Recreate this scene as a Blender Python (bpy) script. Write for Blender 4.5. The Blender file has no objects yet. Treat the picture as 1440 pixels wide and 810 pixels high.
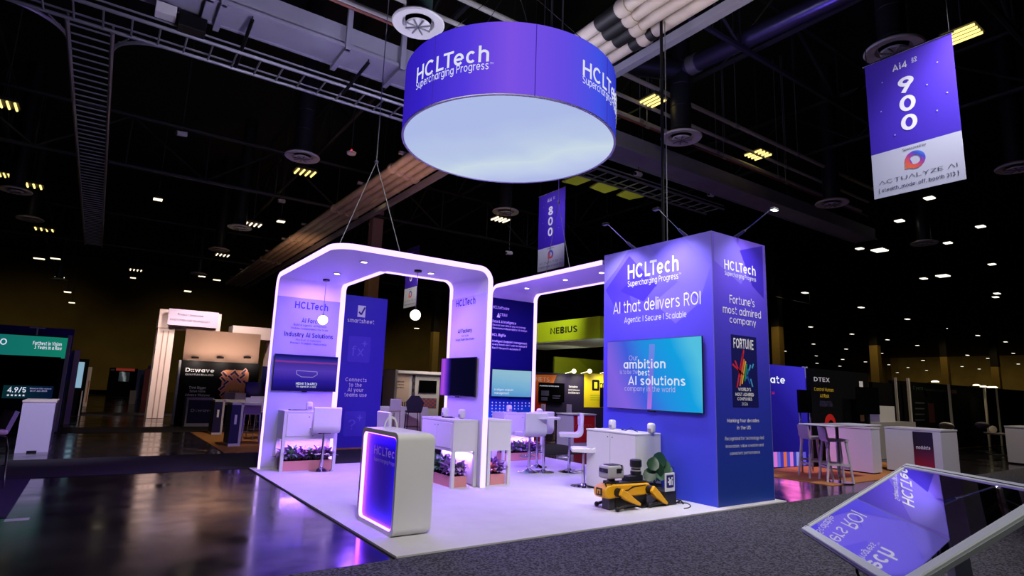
import bpy, bmesh, math, random
from mathutils import Vector, Matrix
random.seed(7)
S = bpy.context.scene
COL = S.collection
PI = math.pi
V = Vector
# ---------------------------------------------------------------- camera
FPX = 825.998
YAW, PIT, ROL = 0.964384, 0.170287, 0.0337933
CAM = V((-2.353, -5.025, 1.5))
_f = V((math.cos(YAW)*math.cos(PIT), math.sin(YAW)*math.cos(PIT), math.sin(PIT)))
_r0 = V((math.sin(YAW), -math.cos(YAW), 0)); _u0 = _r0.cross(_f)
_r = math.cos(ROL)*_r0 + math.sin(ROL)*_u0
_u = -math.sin(ROL)*_r0 + math.cos(ROL)*_u0
cd = bpy.data.cameras.new('camera'); cam = bpy.data.objects.new('camera', cd); COL.objects.link(cam)
cd.sensor_width = 36; cd.lens = 36*FPX/1440; cd.clip_end = 500; cd.clip_start = .05
m = Matrix.Identity(4)
for i in range(3):
    m[i][0] = _r[i]; m[i][1] = _u[i]; m[i][2] = -_f[i]; m[i][3] = CAM[i]
cam.matrix_world = m
S.camera = cam
# ---------------------------------------------------------------- world, exposure, big lights
S.view_settings.view_transform = 'Standard'; S.view_settings.look = 'None'
S.view_settings.exposure = 0.0; S.view_settings.gamma = 1.0; S.view_settings.use_curve_mapping = False
S.cycles.use_denoising = True
S.cycles.max_bounces = 6; S.cycles.diffuse_bounces = 3; S.cycles.glossy_bounces = 4
S.cycles.sample_clamp_indirect = 4.0
S.cycles.caustics_reflective = False; S.cycles.caustics_refractive = False
w = bpy.data.worlds.new('world'); S.world = w; w.use_nodes = True
w.node_tree.nodes['Background'].inputs[0].default_value = (.5, .5, .8, 1)
w.node_tree.nodes['Background'].inputs[1].default_value = .0015
def lin(c):
    c = c/255.0
    return c/12.92 if c <= .04045 else ((c+.055)/1.055)**2.4
def rgb(*c): return (lin(c[0]), lin(c[1]), lin(c[2]), 1)
def light(kind, name, loc, power, col=(255, 255, 255), size=.3, target=None, size_y=None, angle=60, blend=.6):
    d = bpy.data.lights.new(name, kind); o = bpy.data.objects.new(name, d); COL.objects.link(o)
    d.energy = power; d.color = rgb(*col)[:3]; o.location = loc
    if kind == 'AREA':
        d.size = size
        if size_y: d.shape = 'RECTANGLE'; d.size_y = size_y
    else: d.shadow_soft_size = size
    if kind == 'SPOT': d.spot_size = math.radians(angle); d.spot_blend = blend
    if target is not None:
        o.rotation_euler = (V(target)-V(loc)).to_track_quat('-Z', 'Y').to_euler()
    return o
# hall high bays above the aisle in front of the booth, last spot added
light('SPOT', 'hall_bay_and_fill', (-1.6, -4.6, 8.8), 1550, (255, 250, 240), .35, (2.2, 1.2, 0), angle=62)
light('SPOT', 'hall_bay_and_fill', (6.0, -3.6, 8.8), 1650, (255, 250, 240), .35, (4.4, .8, 1), angle=60)
light('SPOT', 'hall_bay_and_fill', (-.4, -6.4, 8.8), 1000, (255, 252, 245), .35, (1.0, -2.6, 0), angle=75)
light('SPOT', 'hall_bay_and_fill', (-2.6, 1.4, 8.8), 1000, (245, 243, 255), .35, (4.7, 1.2, 1.9), angle=26)  # added spot brightens the left face of the tower
# lamps inside the round hanging sign: they spill up on the roof steel
light('POINT', 'ring_sign_lamp', (2.96, 2.88, 6.55), 170, (235, 232, 255), .5)
# booth lights: area lamps for the purple canopy leds, plus added fill points
light('AREA', 'canopy_led', (.75, 4.6, 3.2), 85, (160, 112, 255), .5, (.75, 4.9, 0), 1.8)
light('AREA', 'canopy_led', (1.45, 3.4, 3.2), 60, (160, 112, 255), .5, (1.6, 3.6, 0), .8)
light('AREA', 'canopy_led', (5.3, 4.2, 3.55), 105, (162, 115, 255), .6, (5.0, 4.2, 0), 2.6)
light('POINT', 'canopy_fill_point', (1.6, 4.9, 1.6), 62, (132, 80, 255), .3)  # added mid-air points tint the booth purple
light('POINT', 'canopy_fill_point', (4.2, 4.2, 1.9), 95, (136, 84, 255), .3)
# ---------------------------------------------------------------- pixel helpers (photo pixel -> point of a known plane)
def ray(px, py): return _f + _r*((px-720)/FPX) - _u*((py-405)/FPX)
def G(px, py, z=0.0):
    d = ray(px, py); return CAM + d*((z-CAM.z)/d.z)
def AX(px, py, x):
    d = ray(px, py); return CAM + d*((x-CAM.x)/d.x)
def AY(px, py, y):
    d = ray(px, py); return CAM + d*((y-CAM.y)/d.y)
def HZ(bx, by, py):
    b = G(bx, by); d = b-CAM
    # height of the point above b that falls on image row py
    k = (405-py)/FPX
    Q = V((b.x, b.y, 0))-CAM
    return (k*_f.dot(Q)-_u.dot(Q))/(_u.z-k*_f.z)
class Frame:
    def __init__(s, O, rz):
        s.O = V(O); s.rz = rz; s.U = V((math.cos(rz), math.sin(rz), 0)); s.N = V((math.sin(rz), -math.cos(rz), 0))
        s.M = Matrix.Translation(s.O) @ Matrix.Rotation(rz, 4, 'Z')
    def uv(s, px, py, n=0.0):
        d = ray(px, py); P0 = s.O + s.N*n
        t = (P0-CAM).dot(s.N)/d.dot(s.N); q = CAM+d*t-s.O
        return q.dot(s.U), q.z
    def u_at(s, px, v, n=0.0):
        Q = s.O + s.N*n + V((0, 0, v)) - CAM; k = px-720
        return (k*_f.dot(Q)-FPX*_r.dot(Q))/(FPX*_r.dot(s.U)-k*_f.dot(s.U))
# ---------------------------------------------------------------- materials
MATS = {}
def nodes(name):
    mt = bpy.data.materials.new(name); mt.use_nodes = True
    nt = mt.node_tree; return mt, nt, nt.nodes, nt.links
def mat(name, col, rough=.5, metal=0.0, noise=None, bump=None, spec=None, rnoise=None):
    """principled; noise=(scale, darker colour, contrast) mixes a procedural mottling; bump=(scale, strength)"""
    if name in MATS: return MATS[name]
    mt, nt, N, L = nodes(name); b = N['Principled BSDF']
    b.inputs['Base Color'].default_value = rgb(*col); b.inputs['Roughness'].default_value = rough; b.inputs['Metallic'].default_value = metal
    if spec is not None: b.inputs['Specular IOR Level'].default_value = spec
    tc = None
    if noise or bump or rnoise: tc = N.new('ShaderNodeTexCoord')
    if noise:
        t = N.new('ShaderNodeTexNoise'); t.inputs['Scale'].default_value = noise[0]; t.inputs['Detail'].default_value = 5
        L.new(tc.outputs['Object'], t.inputs['Vector'])
        r = N.new('ShaderNodeValToRGB'); c = noise[2]
        r.color_ramp.elements[0].position = .5-c; r.color_ramp.elements[1].position = .5+c
        r.color_ramp.elements[0].color = rgb(*noise[1]); r.color_ramp.elements[1].color = rgb(*col)
        L.new(t.outputs['Fac'], r.inputs['Fac']); L.new(r.outputs['Color'], b.inputs['Base Color'])
    if rnoise:
        t = N.new('ShaderNodeTexNoise'); t.inputs['Scale'].default_value = rnoise[0]; t.inputs['Detail'].default_value = 4
        L.new(tc.outputs['Object'], t.inputs['Vector'])
        mr = N.new('ShaderNodeMapRange'); mr.inputs[1].default_value = .3; mr.inputs[2].default_value = .7
        mr.inputs[3].default_value = rnoise[1]; mr.inputs[4].default_value = rnoise[2]
        L.new(t.outputs['Fac'], mr.inputs[0]); L.new(mr.outputs[0], b.inputs['Roughness'])
    if bump:
        t = N.new('ShaderNodeTexNoise'); t.inputs['Scale'].default_value = bump[0]; t.inputs['Detail'].default_value = 3
        L.new(tc.outputs['Object'], t.inputs['Vector'])
        bp = N.new('ShaderNodeBump'); bp.inputs['Strength'].default_value = bump[1]; bp.inputs['Distance'].default_value = .02
        L.new(t.outputs['Fac'], bp.inputs['Height']); L.new(bp.outputs['Normal'], b.inputs['Normal'])
    MATS[name] = mt; return mt
def glow(name, col, s=1.0):
    if name in MATS: return MATS[name]
    mt, nt, N, L = nodes(name); N.remove(N['Principled BSDF'])
    e = N.new('ShaderNodeEmission'); e.inputs[0].default_value = rgb(*col); e.inputs[1].default_value = s
    L.new(e.outputs[0], N['Material Output'].inputs[0]); MATS[name] = mt; return mt
def ramp_mat(name, axis, stops, emit=None, rough=.5, coord='Generated', warp=None, spec=None):
    """colour running along an axis of the object; emit = strength of a backlit or screen surface, None for print"""
    if name in MATS: return MATS[name]
    mt, nt, N, L = nodes(name)
    tc = N.new('ShaderNodeTexCoord'); dp = N.new('ShaderNodeVectorMath'); dp.operation = 'DOT_PRODUCT'
    dp.inputs[1].default_value = axis[:3]
    L.new(tc.outputs[coord], dp.inputs[0])
    fac = dp.outputs['Value']
    if len(axis) > 3:
        ad = N.new('ShaderNodeMath'); ad.inputs[1].default_value = axis[3]; L.new(fac, ad.inputs[0]); fac = ad.outputs[0]
    if warp:
        t = N.new('ShaderNodeTexNoise'); t.inputs['Scale'].default_value = warp[0]; L.new(tc.outputs[coord], t.inputs['Vector'])
        ma = N.new('ShaderNodeMath'); ma.operation = 'MULTIPLY_ADD'; ma.inputs[1].default_value = warp[1]
        L.new(t.outputs['Fac'], ma.inputs[0]); L.new(fac, ma.inputs[2]); fac = ma.outputs[0]
    r = N.new('ShaderNodeValToRGB'); cr = r.color_ramp
    while len(cr.elements) < len(stops): cr.elements.new(.5)
    for e, (p, c) in zip(cr.elements, stops): e.position = p; e.color = rgb(*c)
    L.new(fac, r.inputs['Fac'])
    b = N['Principled BSDF']
    if emit is None:
        L.new(r.outputs['Color'], b.inputs['Base Color']); b.inputs['Roughness'].default_value = rough
        if spec is not None: b.inputs['Specular IOR Level'].default_value = spec
    else:
        N.remove(b); e = N.new('ShaderNodeEmission'); e.inputs[1].default_value = emit
        L.new(r.outputs['Color'], e.inputs[0]); L.new(e.outputs[0], N['Material Output'].inputs[0])
    MATS[name] = mt; return mt
white = mat('white_laminate', (225, 224, 226), .35)
vinyl = mat('white_vinyl', (228, 226, 230), .4, bump=(40, .05))
chrome = mat('chrome', (215, 215, 220), .12, 1.0)
blackp = mat('black_plastic', (14, 14, 16), .4)
blackm = mat('black_metal', (20, 20, 22), .45, .6)
scrblk = mat('dark_screen', (6, 6, 9), .08)
ltxt = mat('white_print', (240, 240, 245), .6)
btxt = mat('blue_print', (30, 30, 150), .6)
ntxt = mat('navy_print', (14, 12, 44), .6)
gtxt = mat('grey_print', (70, 64, 100), .6)
led = glow('led_band', (198, 162, 255), 2.5)
ledp = glow('led_purple', (172, 98, 255), 3.2)
# ---------------------------------------------------------------- mesh builder
def arc(cx, cy, r, a0, a1, n=8):
    return [(cx+r*math.cos(math.radians(a0+(a1-a0)*i/n)), cy+r*math.sin(math.radians(a0+(a1-a0)*i/n))) for i in range(n+1)]
def rrect(x0, x1, y0, y1, r, n=6):
    return arc(x1-r, y1-r, r, 0, 90, n)+arc(x0+r, y1-r, r, 90, 180, n)+arc(x0+r, y0+r, r, 180, 270, n)+arc(x1-r, y0+r, r, 270, 360, n)
class MB:
    def __init__(s): s.v = []; s.f = []
    def add(s, vs, fs):
        o = len(s.v); s.v += [V(q) for q in vs]; s.f += [[i+o for i in f] for f in fs]; return s
    def mark(s): return len(s.v)
    def xf(s, k, M):
        for i in range(k, len(s.v)): s.v[i] = M @ s.v[i]
        return s
    def box(s, x0, x1, y0, y1, z0, z1, bev=0, seg=2):
        if bev:
            bm = bmesh.new(); bmesh.ops.create_cube(bm, size=1)
            for q in bm.verts: q.co = V(((x0+x1)/2+q.co.x*(x1-x0), (y0+y1)/2+q.co.y*(y1-y0), (z0+z1)/2+q.co.z*(z1-z0)))
            bmesh.ops.bevel(bm, geom=bm.edges[:], offset=bev, segments=seg, affect='EDGES', profile=.5)
            bm.verts.index_update()
            s.add([q.co.copy() for q in bm.verts], [[q.index for q in f.verts] for f in bm.faces]); bm.free(); return s
        return s.add([(x, y, z) for x in (x0, x1) for y in (y0, y1) for z in (z0, z1)],
                     [(0, 1, 3, 2), (4, 6, 7, 5), (0, 4, 5, 1), (2, 3, 7, 6), (0, 2, 6, 4), (1, 5, 7, 3)])
    def prism(s, poly, a, b, axis='y'):
        """poly in the two other axes (order x,z for y; y,z for x; x,y for z) extruded from a to b"""
        n = len(poly)
        def p(q, t): return (q[0], t, q[1]) if axis == 'y' else (t, q[0], q[1]) if axis == 'x' else (q[0], q[1], t)
        return s.add([p(q, a) for q in poly]+[p(q, b) for q in poly],
                     [list(range(n)), list(range(2*n-1, n-1, -1))]+[(i, (i+1) % n, n+(i+1) % n, n+i) for i in range(n)])
    def cyl(s, p0, p1, r, r1=None, n=14, cap=True):
        p0 = V(p0); p1 = V(p1); r1 = r if r1 is None else r1
        d = (p1-p0).normalized(); a = d.orthogonal().normalized(); b = d.cross(a)
        vs = [p0+(a*math.cos(2*PI*i/n)+b*math.sin(2*PI*i/n))*r for i in range(n)]+[p1+(a*math.cos(2*PI*i/n)+b*math.sin(2*PI*i/n))*r1 for i in range(n)]
        fs = [(i, (i+1) % n, n+(i+1) % n, n+i) for i in range(n)]
        if cap: fs += [list(range(n-1, -1, -1)), list(range(n, 2*n))]
        return s.add(vs, fs)
    def tube(s, pts, r, n=8, closed=False):
        pts = [V(q) for q in pts]; k = len(pts); vs = []; fs = []; a = None
        for i, q in enumerate(pts):
            d = (pts[min(i+1, k-1)]-pts[max(i-1, 0)]).normalized()
            a = d.orthogonal().normalized() if a is None else (a-d*a.dot(d)).normalized()
            b = d.cross(a); rr = r[i] if isinstance(r, (list, tuple)) else r
            vs += [q+(a*math.cos(2*PI*j/n)+b*math.sin(2*PI*j/n))*rr for j in range(n)]
        for i in range(k-1):
            fs += [(i*n+j, i*n+(j+1) % n, (i+1)*n+(j+1) % n, (i+1)*n+j) for j in range(n)]
        fs += [list(range(n-1, -1, -1)), list(range((k-1)*n, k*n))]
        return s.add(vs, fs)
    def lathe(s, prof, c=(0, 0, 0), n=24, cap=True):
        c = V(c); vs = []; fs = []; k = len(prof)
        for r, z in prof: vs += [c+V((r*math.cos(2*PI*j/n), r*math.sin(2*PI*j/n), z)) for j in range(n)]
        for i in range(k-1): fs += [(i*n+j, i*n+(j+1) % n, (i+1)*n+(j+1) % n, (i+1)*n+j) for j in range(n)]
        if cap and prof[0][0] > 1e-6: fs.append(list(range(n-1, -1, -1)))
        if cap and prof[-1][0] > 1e-6: fs.append(list(range((k-1)*n, k*n)))
        return s.add(vs, fs)
    def sphere(s, c, r, n=20, k=12, sz=(1, 1, 1)):
        m0 = s.mark(); s.lathe([(max(r*math.sin(PI*i/k), 1e-5), -r*math.cos(PI*i/k)) for i in range(k+1)], n=n)
        return s.xf(m0, Matrix.Translation(V(c)) @ Matrix.Diagonal((sz[0], sz[1], sz[2], 1)))
    def build(s, name, mt, parent=None, smooth=35):
        me = bpy.data.meshes.new(name); me.from_pydata([tuple(q) for q in s.v], [], s.f)
        bm = bmesh.new(); bm.from_mesh(me)
        bmesh.ops.recalc_face_normals(bm, faces=bm.faces[:]); bm.to_mesh(me); bm.free()
        for p in me.polygons: p.use_smooth = True
        me.set_sharp_from_angle(angle=math.radians(smooth))
        me.materials.append(mt)
        o = bpy.data.objects.new(name, me); COL.objects.link(o)
        if parent is not None: o.parent = parent
        return o
def tag(o, label, cat, group=None, kind=None):
    if label: o['label'] = label
    if cat: o['category'] = cat
    if group: o['group'] = group
    if kind: o['kind'] = kind
    return o
class T:
    """a thing: an Empty at its base that parents its parts; local x runs along its front, -y faces the viewer of its front"""
    def __init__(s, name, label, cat, loc=(0, 0, 0), rz=0.0, group=None, kind=None):
        s.e = bpy.data.objects.new(name, None); COL.objects.link(s.e); s.e.empty_display_size = .2
        s.e.location = loc; s.e.rotation_euler = (0, 0, rz); s.fr = Frame(loc, rz); s.mi = s.fr.M.inverted()
        tag(s.e, label, cat, group, kind)
    def part(s, name, mb, mt, parent=None, label=None):
        o = mb.build(name, mt, parent or s.e)
        if label: o['label'] = label
        return o
    def w(s, p): return s.mi @ V(p)
    def txt(s, st, xl, yb, xr=None, cap=None, mt=None, bold=0, fr=None, n=.004, name='lettering', parent=None, u=None, v=None, width=None, h=None, depth=.002, center=False):
        fr = fr or s.fr
        if u is None:
            u, v = fr.uv(xl, yb, n)
            if xr is not None: width = fr.u_at(xr, v, n)-u
            if cap is not None: h = fr.uv(xl, yb-cap, n)[1]-v
        me = text_mesh(st, bold)
        x0 = min(q[0] for q in me[0]); x1 = max(q[0] for q in me[0])
        H = me[2]
        sx = width/(x1-x0) if width else h/H
        sy = h/H if h else sx
        if center: u = u-sx*(x1-x0)/2
        M = s.mi @ fr.M
        mb = MB(); nv = len(me[0])
        front = [M @ V((u+(q[0]-x0)*sx, -n-depth-q[2], v+q[1]*sy)) for q in me[0]]
        mb.add(front, me[1])
        o = flat_mesh(name, mb, mt or ltxt, parent or s.e)
        return o
def flat_mesh(name, mb, mt, parent):
    me = bpy.data.meshes.new(name); me.from_pydata([tuple(q) for q in mb.v], [], mb.f); me.materials.append(mt)
    o = bpy.data.objects.new(name, me); COL.objects.link(o); o.parent = parent; return o
# ---------------------------------------------------------------- a plain geometric sans drawn as strokes (cap height 1)
def _E(cx, cy, rx, ry, a0, a1, n=12):
    return [(cx+rx*math.cos(math.radians(a0+(a1-a0)*i/n)), cy+ry*math.sin(math.radians(a0+(a1-a0)*i/n))) for i in range(n+1)]
def glyph(c, w):
    b = w/2; t = 1-b; X = .76; x = X-b; l = b; xm = X/2
    def cap(W): return W-b
    def bowl(W, a0, a1): return _E(W/2, xm, W/2-b, xm-b, a0, a1, 16)
    def O(W, a0=0, a1=360): return _E(W/2, .5, W/2-b, .5-b, a0, a1, 22)
    def arch(x0, x1, y0=0): m_ = (x0+x1)/2; r_ = (x1-x0)/2; return [(x0, X-.36)]+_E(m_, x-r_*.95, r_, r_*.95, 180, 0, 10)+[(x1, y0)]
    G_ = {
    'A': (.8, [[(.0+b*.9, 0), (.4, 1-b*.4), (.8-b*.9, 0)], [(.17, .27), (.63, .27)]]),
    '\u039b': (.8, [[(.0+b*.9, 0), (.4, 1-b*.4), (.8-b*.9, 0)]]),
    'B': (.66, [[(l, 0), (l, 1)], [(l, b), (.4, b)]+_E(.4, .265, .26-b, .265-b, -90, 90, 8)+[(l, .53-b)], [(l, t), (.38, t)]+_E(.38, .755, .245-b, .245-b, 90, -90, 8)+[(l, .51)]]),
    'C': (.84, [O(.84, 42, 318)]), 'D': (.76, [[(l, 0), (l, 1)], [(l, b), (.32, b)]+_E(.32, .5, .44-b, .5-b, -90, 90, 14)+[(l, t)]]),
    'E': (.58, [[(.58, b), (l, b), (l, t), (.58, t)], [(l, .5), (.54, .5)]]), 'F': (.56, [[(l, 0), (l, t), (.56, t)], [(l, .5), (.52, .5)]]),
    'G': (.86, [O(.86, 42, 350)+[(.86-b, .46), (.48, .46)]]), 'H': (.74, [[(l, 0), (l, 1)], [(.74-b, 0), (.74-b, 1)], [(l, .5), (.74-b, .5)]]),
    'I': (w, [[(l, 0), (l, 1)]]), 'J': (.5, [[(.5-b, 1)]+_E(.25, .25, .25-b, .25-b, 0, -160, 10)]),
    'K': (.7, [[(l, 0), (l, 1)], [(.66, 1), (l+.03, .42)], [(.26, .6), (.7-b*.6, 0)]]), 'L': (.56, [[(l, 1), (l, b), (.56, b)]]),
    'M': (.88, [[(l, 0), (l, 1-b*.5), (.44, .25), (.88-b, 1-b*.5), (.88-b, 0)]]), 'N': (.74, [[(l, 0), (l, 1-b*.5), (.74-b, b*.5), (.74-b, 1)]]),
    'O': (.9, [O(.9)]), 'P': (.64, [[(l, 0), (l, 1)], [(l, t), (.36, t)]+_E(.36, .72, .28-b, .28-b, 90, -90, 10)+[(l, .44+b)]]),
    'Q': (.9, [O(.9), [(.55, .3), (.86, -.02)]]), 'R': (.66, [[(l, 0), (l, 1)], [(l, t), (.37, t)]+_E(.37, .725, .275-b, .275-b, 90, -90, 10)+[(l, .45+b)], [(.36, .46), (.66-b*.7, 0)]]),
    'S': (.64, [_E(.32, .745, .3-b, .255-b*.9, 20, 250, 12)+_E(.32, .26, .32-b, .26-b, 82, -160, 14)]), 'T': (.7, [[(0, t), (.7, t)], [(.35, t), (.35, 0)]]),
    'U': (.72, [[(l, 1)]+_E(.36, .34, .36-b, .34-b, 180, 360, 12)+[(.72-b, 1)]]), 'V': (.78, [[(b*.9, 1), (.39, b*.5), (.78-b*.9, 1)]]),
    'W': (1.1, [[(b*.8, 1), (.3, b*.5), (.55, .9), (.8, b*.5), (1.1-b*.8, 1)]]), 'X': (.74, [[(b, 0), (.74-b, 1)], [(b, 1), (.74-b, 0)]]),
    'Y': (.74, [[(b*.9, 1), (.37, .46), (.74-b*.9, 1)], [(.37, .46), (.37, 0)]]), 'Z': (.68, [[(.02, t), (.66-b*.5, t), (b, b), (.68, b)]]),
    'a': (.62, [bowl(.62, 0, 360), [(.62-b, 0), (.62-b, X)]]), 'b': (.64, [bowl(.64, 0, 360), [(l, 0), (l, 1.03)]]), 'c': (.6, [bowl(.6, 45, 315)]),
    'd': (.64, [bowl(.64, 0, 360), [(.64-b, 0), (.64-b, 1.03)]]), 'e': (.64, [[(w*.8, xm-w*.06), (.64-b*1.2, xm-w*.06)], bowl(.64, -4, 316)]),
    'f': (.38, [[(.38, 1.02-b)]+_E(.31, .82, .17, .2-b, 90, 180, 6)+[(.14, 0)], [(0, x), (.36, x)]]),
    'g': (.64, [bowl(.64, 0, 360), [(.64-b, X)]+_E(.32, .0, .32-b, .26-b*.5, 0, -150, 10)]), 'h': (.6, [[(l, 0), (l, 1.03)], arch(l, .6-b)]),
    'i': (w, [[(l, 0), (l, X)], [(l, .88), (l, .88+w*1.05)]]), 'j': (.2, [[(.2-b, X), (.2-b, -.1), (.0, -.24)], [(.2-b, .88), (.2-b, .88+w)]]),
    'k': (.56, [[(l, 0), (l, 1.03)], [(.54, X), (l+.02, .28)], [(.22, .44), (.56-b*.6, 0)]]), 'l': (w, [[(l, 0), (l, 1.03)]]),
    'm': (.94, [[(l, 0), (l, X)], arch(l, .47), arch(.47, .94-b)]), 'n': (.6, [[(l, 0), (l, X)], arch(l, .6-b)]), 'o': (.64, [bowl(.64, 0, 360)]),
    'p': (.64, [bowl(.64, 0, 360), [(l, -.27), (l, X)]]), 'q': (.64, [bowl(.64, 0, 360), [(.64-b, -.27), (.64-b, X)]]),
    'r': (.38, [[(l, 0), (l, X)], [(l, X-.34)]+_E(.36, .4, .36-b, .34-b, 175, 90, 6)+[(.38, x)]]),
    's': (.52, [_E(.26, .55, .25-b, .19-b*.9, 20, 250, 10)+_E(.26, .19, .26-b, .19-b*.8, 82, -160, 12)]),
    't': (.4, [[(.15, .95), (.15, .2)]+_E(.31, .2, .16, .2-b, 180, 270, 6)+[(.4, b)], [(0, x), (.38, x)]]),
    'u': (.6, [[(l, X)]+_E(.3, .28, .3-b, .28-b, 180, 360, 10)+[(.6-b, X)], [(.6-b, 0), (.6-b, X)]]),
    'v': (.58, [[(b*.8, X), (.29, b*.4), (.58-b*.8, X)]]), 'w': (.86, [[(b*.8, X), (.23, b*.4), (.43, .66), (.63, b*.4), (.86-b*.8, X)]]),
    'x': (.56, [[(b*.8, 0), (.56-b*.8, X)], [(b*.8, X), (.56-b*.8, 0)]]), 'y': (.58, [[(b*.8, X), (.3, .02)], [(.58-b*.8, X), (.2, -.27)]]), 'z': (.52, [[(.02, x), (.5-b*.4, x), (b, b), (.52, b)]]),
    '0': (.7, [_E(.35, .5, .35-b, .5-b, 0, 360, 20)]), '1': (.4, [[(.28, 0), (.28, 1-b*.3), (.02, .78)]]), '2': (.62, [_E(.31, .7, .3-b, .3-b, 170, -35, 10)+[(b, b), (.62, b)]]),
    '3': (.62, [_E(.3, .745, .27-b, .255-b, 160, -85, 9), _E(.31, .265, .31-b, .265-b, 90, -160, 12)]), '4': (.68, [[(.5, 0), (.5, 1-b*.4), (b, .27), (.68, .27)]]),
    '5': (.62, [[(.56, t), (.13, t), (.09, .5)]+_E(.31, .31, .31-b, .31-b, 125, -155, 12)]), '6': (.64, [_E(.32, .31, .32-b, .31-b, 0, 360, 16), [(.05+b, .38), (.45, 1)]]),
    '7': (.6, [[(0, t), (.58-b*.5, t), (.18, 0)]]), '8': (.64, [_E(.32, .745, .27-b, .255-b, 0, 360, 14), _E(.32, .265, .32-b, .265-b, 0, 360, 14)]),
    '9': (.64, [_E(.32, .69, .32-b, .31-b, 0, 360, 16), [(.59-b, .62), (.19, 0)]]),
    '.': (w, [[(l, 0), (l, w)]]), ',': (w, [[(l, w), (l, 0), (l-.05, -.14)]]), ':': (w, [[(l, .05), (l, .05+w)], [(l, .55), (l, .55+w)]]), "'": (w, [[(l, .7), (l, 1.02)]]),
    '-': (.36, [[(0, .38), (.36, .38)]]), '_': (.5, [[(0, -.08), (.5, -.08)]]), '/': (.44, [[(.02, -.05), (.42, 1.05)]]), '+': (.5, [[(0, .4), (.5, .4)], [(.25, .15), (.25, .65)]]),
    '(': (.24, [_E(.4, .45, .4-b, .68, 125, 235, 8)]), ')': (.24, [_E(-.16, .45, .4-b, .68, 55, -55, 8)]),
    '{': (.28, [[(.28, 1.1-b), (.14, 1.05), (.14, .6), (.02, .45), (.14, .3), (.14, -.15), (.28, -.2)]]), '}': (.28, [[(0, 1.1-b), (.14, 1.05), (.14, .6), (.26, .45), (.14, .3), (.14, -.15), (0, -.2)]]),
    '?': (.54, [_E(.27, .72, .27-b, .28-b, 170, -30, 9)+[(.27, .42), (.27, .26)], [(.27, 0), (.27, w)]]), '&': (.72, [[(.72, 0), (.2, .62)]+_E(.32, .79, .15, .21-b, 200, -40, 9)+[(.1, .42)]+_E(.3, .25, .27-b*.6, .25-b, 150, 340, 9)+[(.68, .5)]]),
    }
    return G_.get(c)
def _stroke(path, w, V_, F_, ox):
    h = w/2; n = len(path); base = len(V_)
    closed = n > 3 and math.hypot(path[0][0]-path[-1][0], path[0][1]-path[-1][1]) < 1e-4
    for i in range(n):
        p = path[i]
        a = path[i-1] if i > 0 else (path[-2] if closed else None); c = path[i+1] if i < n-1 else (path[1] if closed else None)
        d0 = d1 = None
        if a: L_ = math.hypot(p[0]-a[0], p[1]-a[1]) or 1; d0 = ((p[0]-a[0])/L_, (p[1]-a[1])/L_)
        if c: L_ = math.hypot(c[0]-p[0], c[1]-p[1]) or 1; d1 = ((c[0]-p[0])/L_, (c[1]-p[1])/L_)
        d0 = d0 or d1; d1 = d1 or d0
        n0 = (-d0[1], d0[0]); n1 = (-d1[1], d1[0]); m_ = (n0[0]+n1[0], n0[1]+n1[1]); q = math.hypot(*m_) or 1; m_ = (m_[0]/q, m_[1]/q)
        k = min(h/max(m_[0]*n1[0]+m_[1]*n1[1], .45), h*2)
        V_.append((ox+p[0]+m_[0]*k, p[1]+m_[1]*k)); V_.append((ox+p[0]-m_[0]*k, p[1]-m_[1]*k))
    for i in range(n-1): F_.append([base+2*i, base+2*i+1, base+2*i+3, base+2*i+2])
_tc = {}
KERN = {'LT': .16, 'Te': .12, 'AT': .1, 'Ta': .12, 'To': .1, 'Fo': .06, 'AV': .1, 'r.': .06, 'P.': .1}
def text_mesh(st, bold=0):
    """flat letters: (vertices, faces, cap height)"""
    k = (st, bold)
    if k in _tc: return _tc[k]
    w = max(.075, .112+bold*2.3); V_ = []; F_ = []; ox = 0
    for ci, c in enumerate(st):
        if c == ' ': ox += .36; continue
        if c == '\u2605':
            o_ = len(V_); V_ += [(ox+.5+(.5 if i % 2 == 0 else .2)*math.sin(PI*i/5), .5+(.5 if i % 2 == 0 else .2)*math.cos(PI*i/5), 0) for i in range(10)]; F_.append(list(range(o_, o_+10))); ox += 1.15; continue
        g = glyph(c, w)
        if g is None: ox += .4; continue
        n0 = len(V_)
        for i, p in enumerate(g[1]):
            n1 = len(V_); _stroke(p, w, V_, F_, ox)
            V_[n1:] = [(q[0], q[1], .0004*i+.00005*(j//2 % 2)) for j, q in enumerate(V_[n1:])]
        ox += g[0]+.14-.12*(w-.115)-KERN.get(st[ci:ci+2], 0)
    _tc[k] = (V_, F_, 1.0); return _tc[k]
def copy_tree(o, loc=None, rz=None, label=None, parent=None):
    c = o.copy(); COL.objects.link(c)
    if parent is not None: c.parent = parent
    if loc is not None: c.location = loc
    if rz is not None: c.rotation_euler = (0, 0, rz)
    if label: c['label'] = label
    for ch in list(o.children): copy_tree(ch, parent=c)
    return c
def struct(name, mb, mt, label=None):
    o = mb.build(name, mt, None, 4); o['kind'] = 'structure'
    if label: o['label'] = label
    return o
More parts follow.
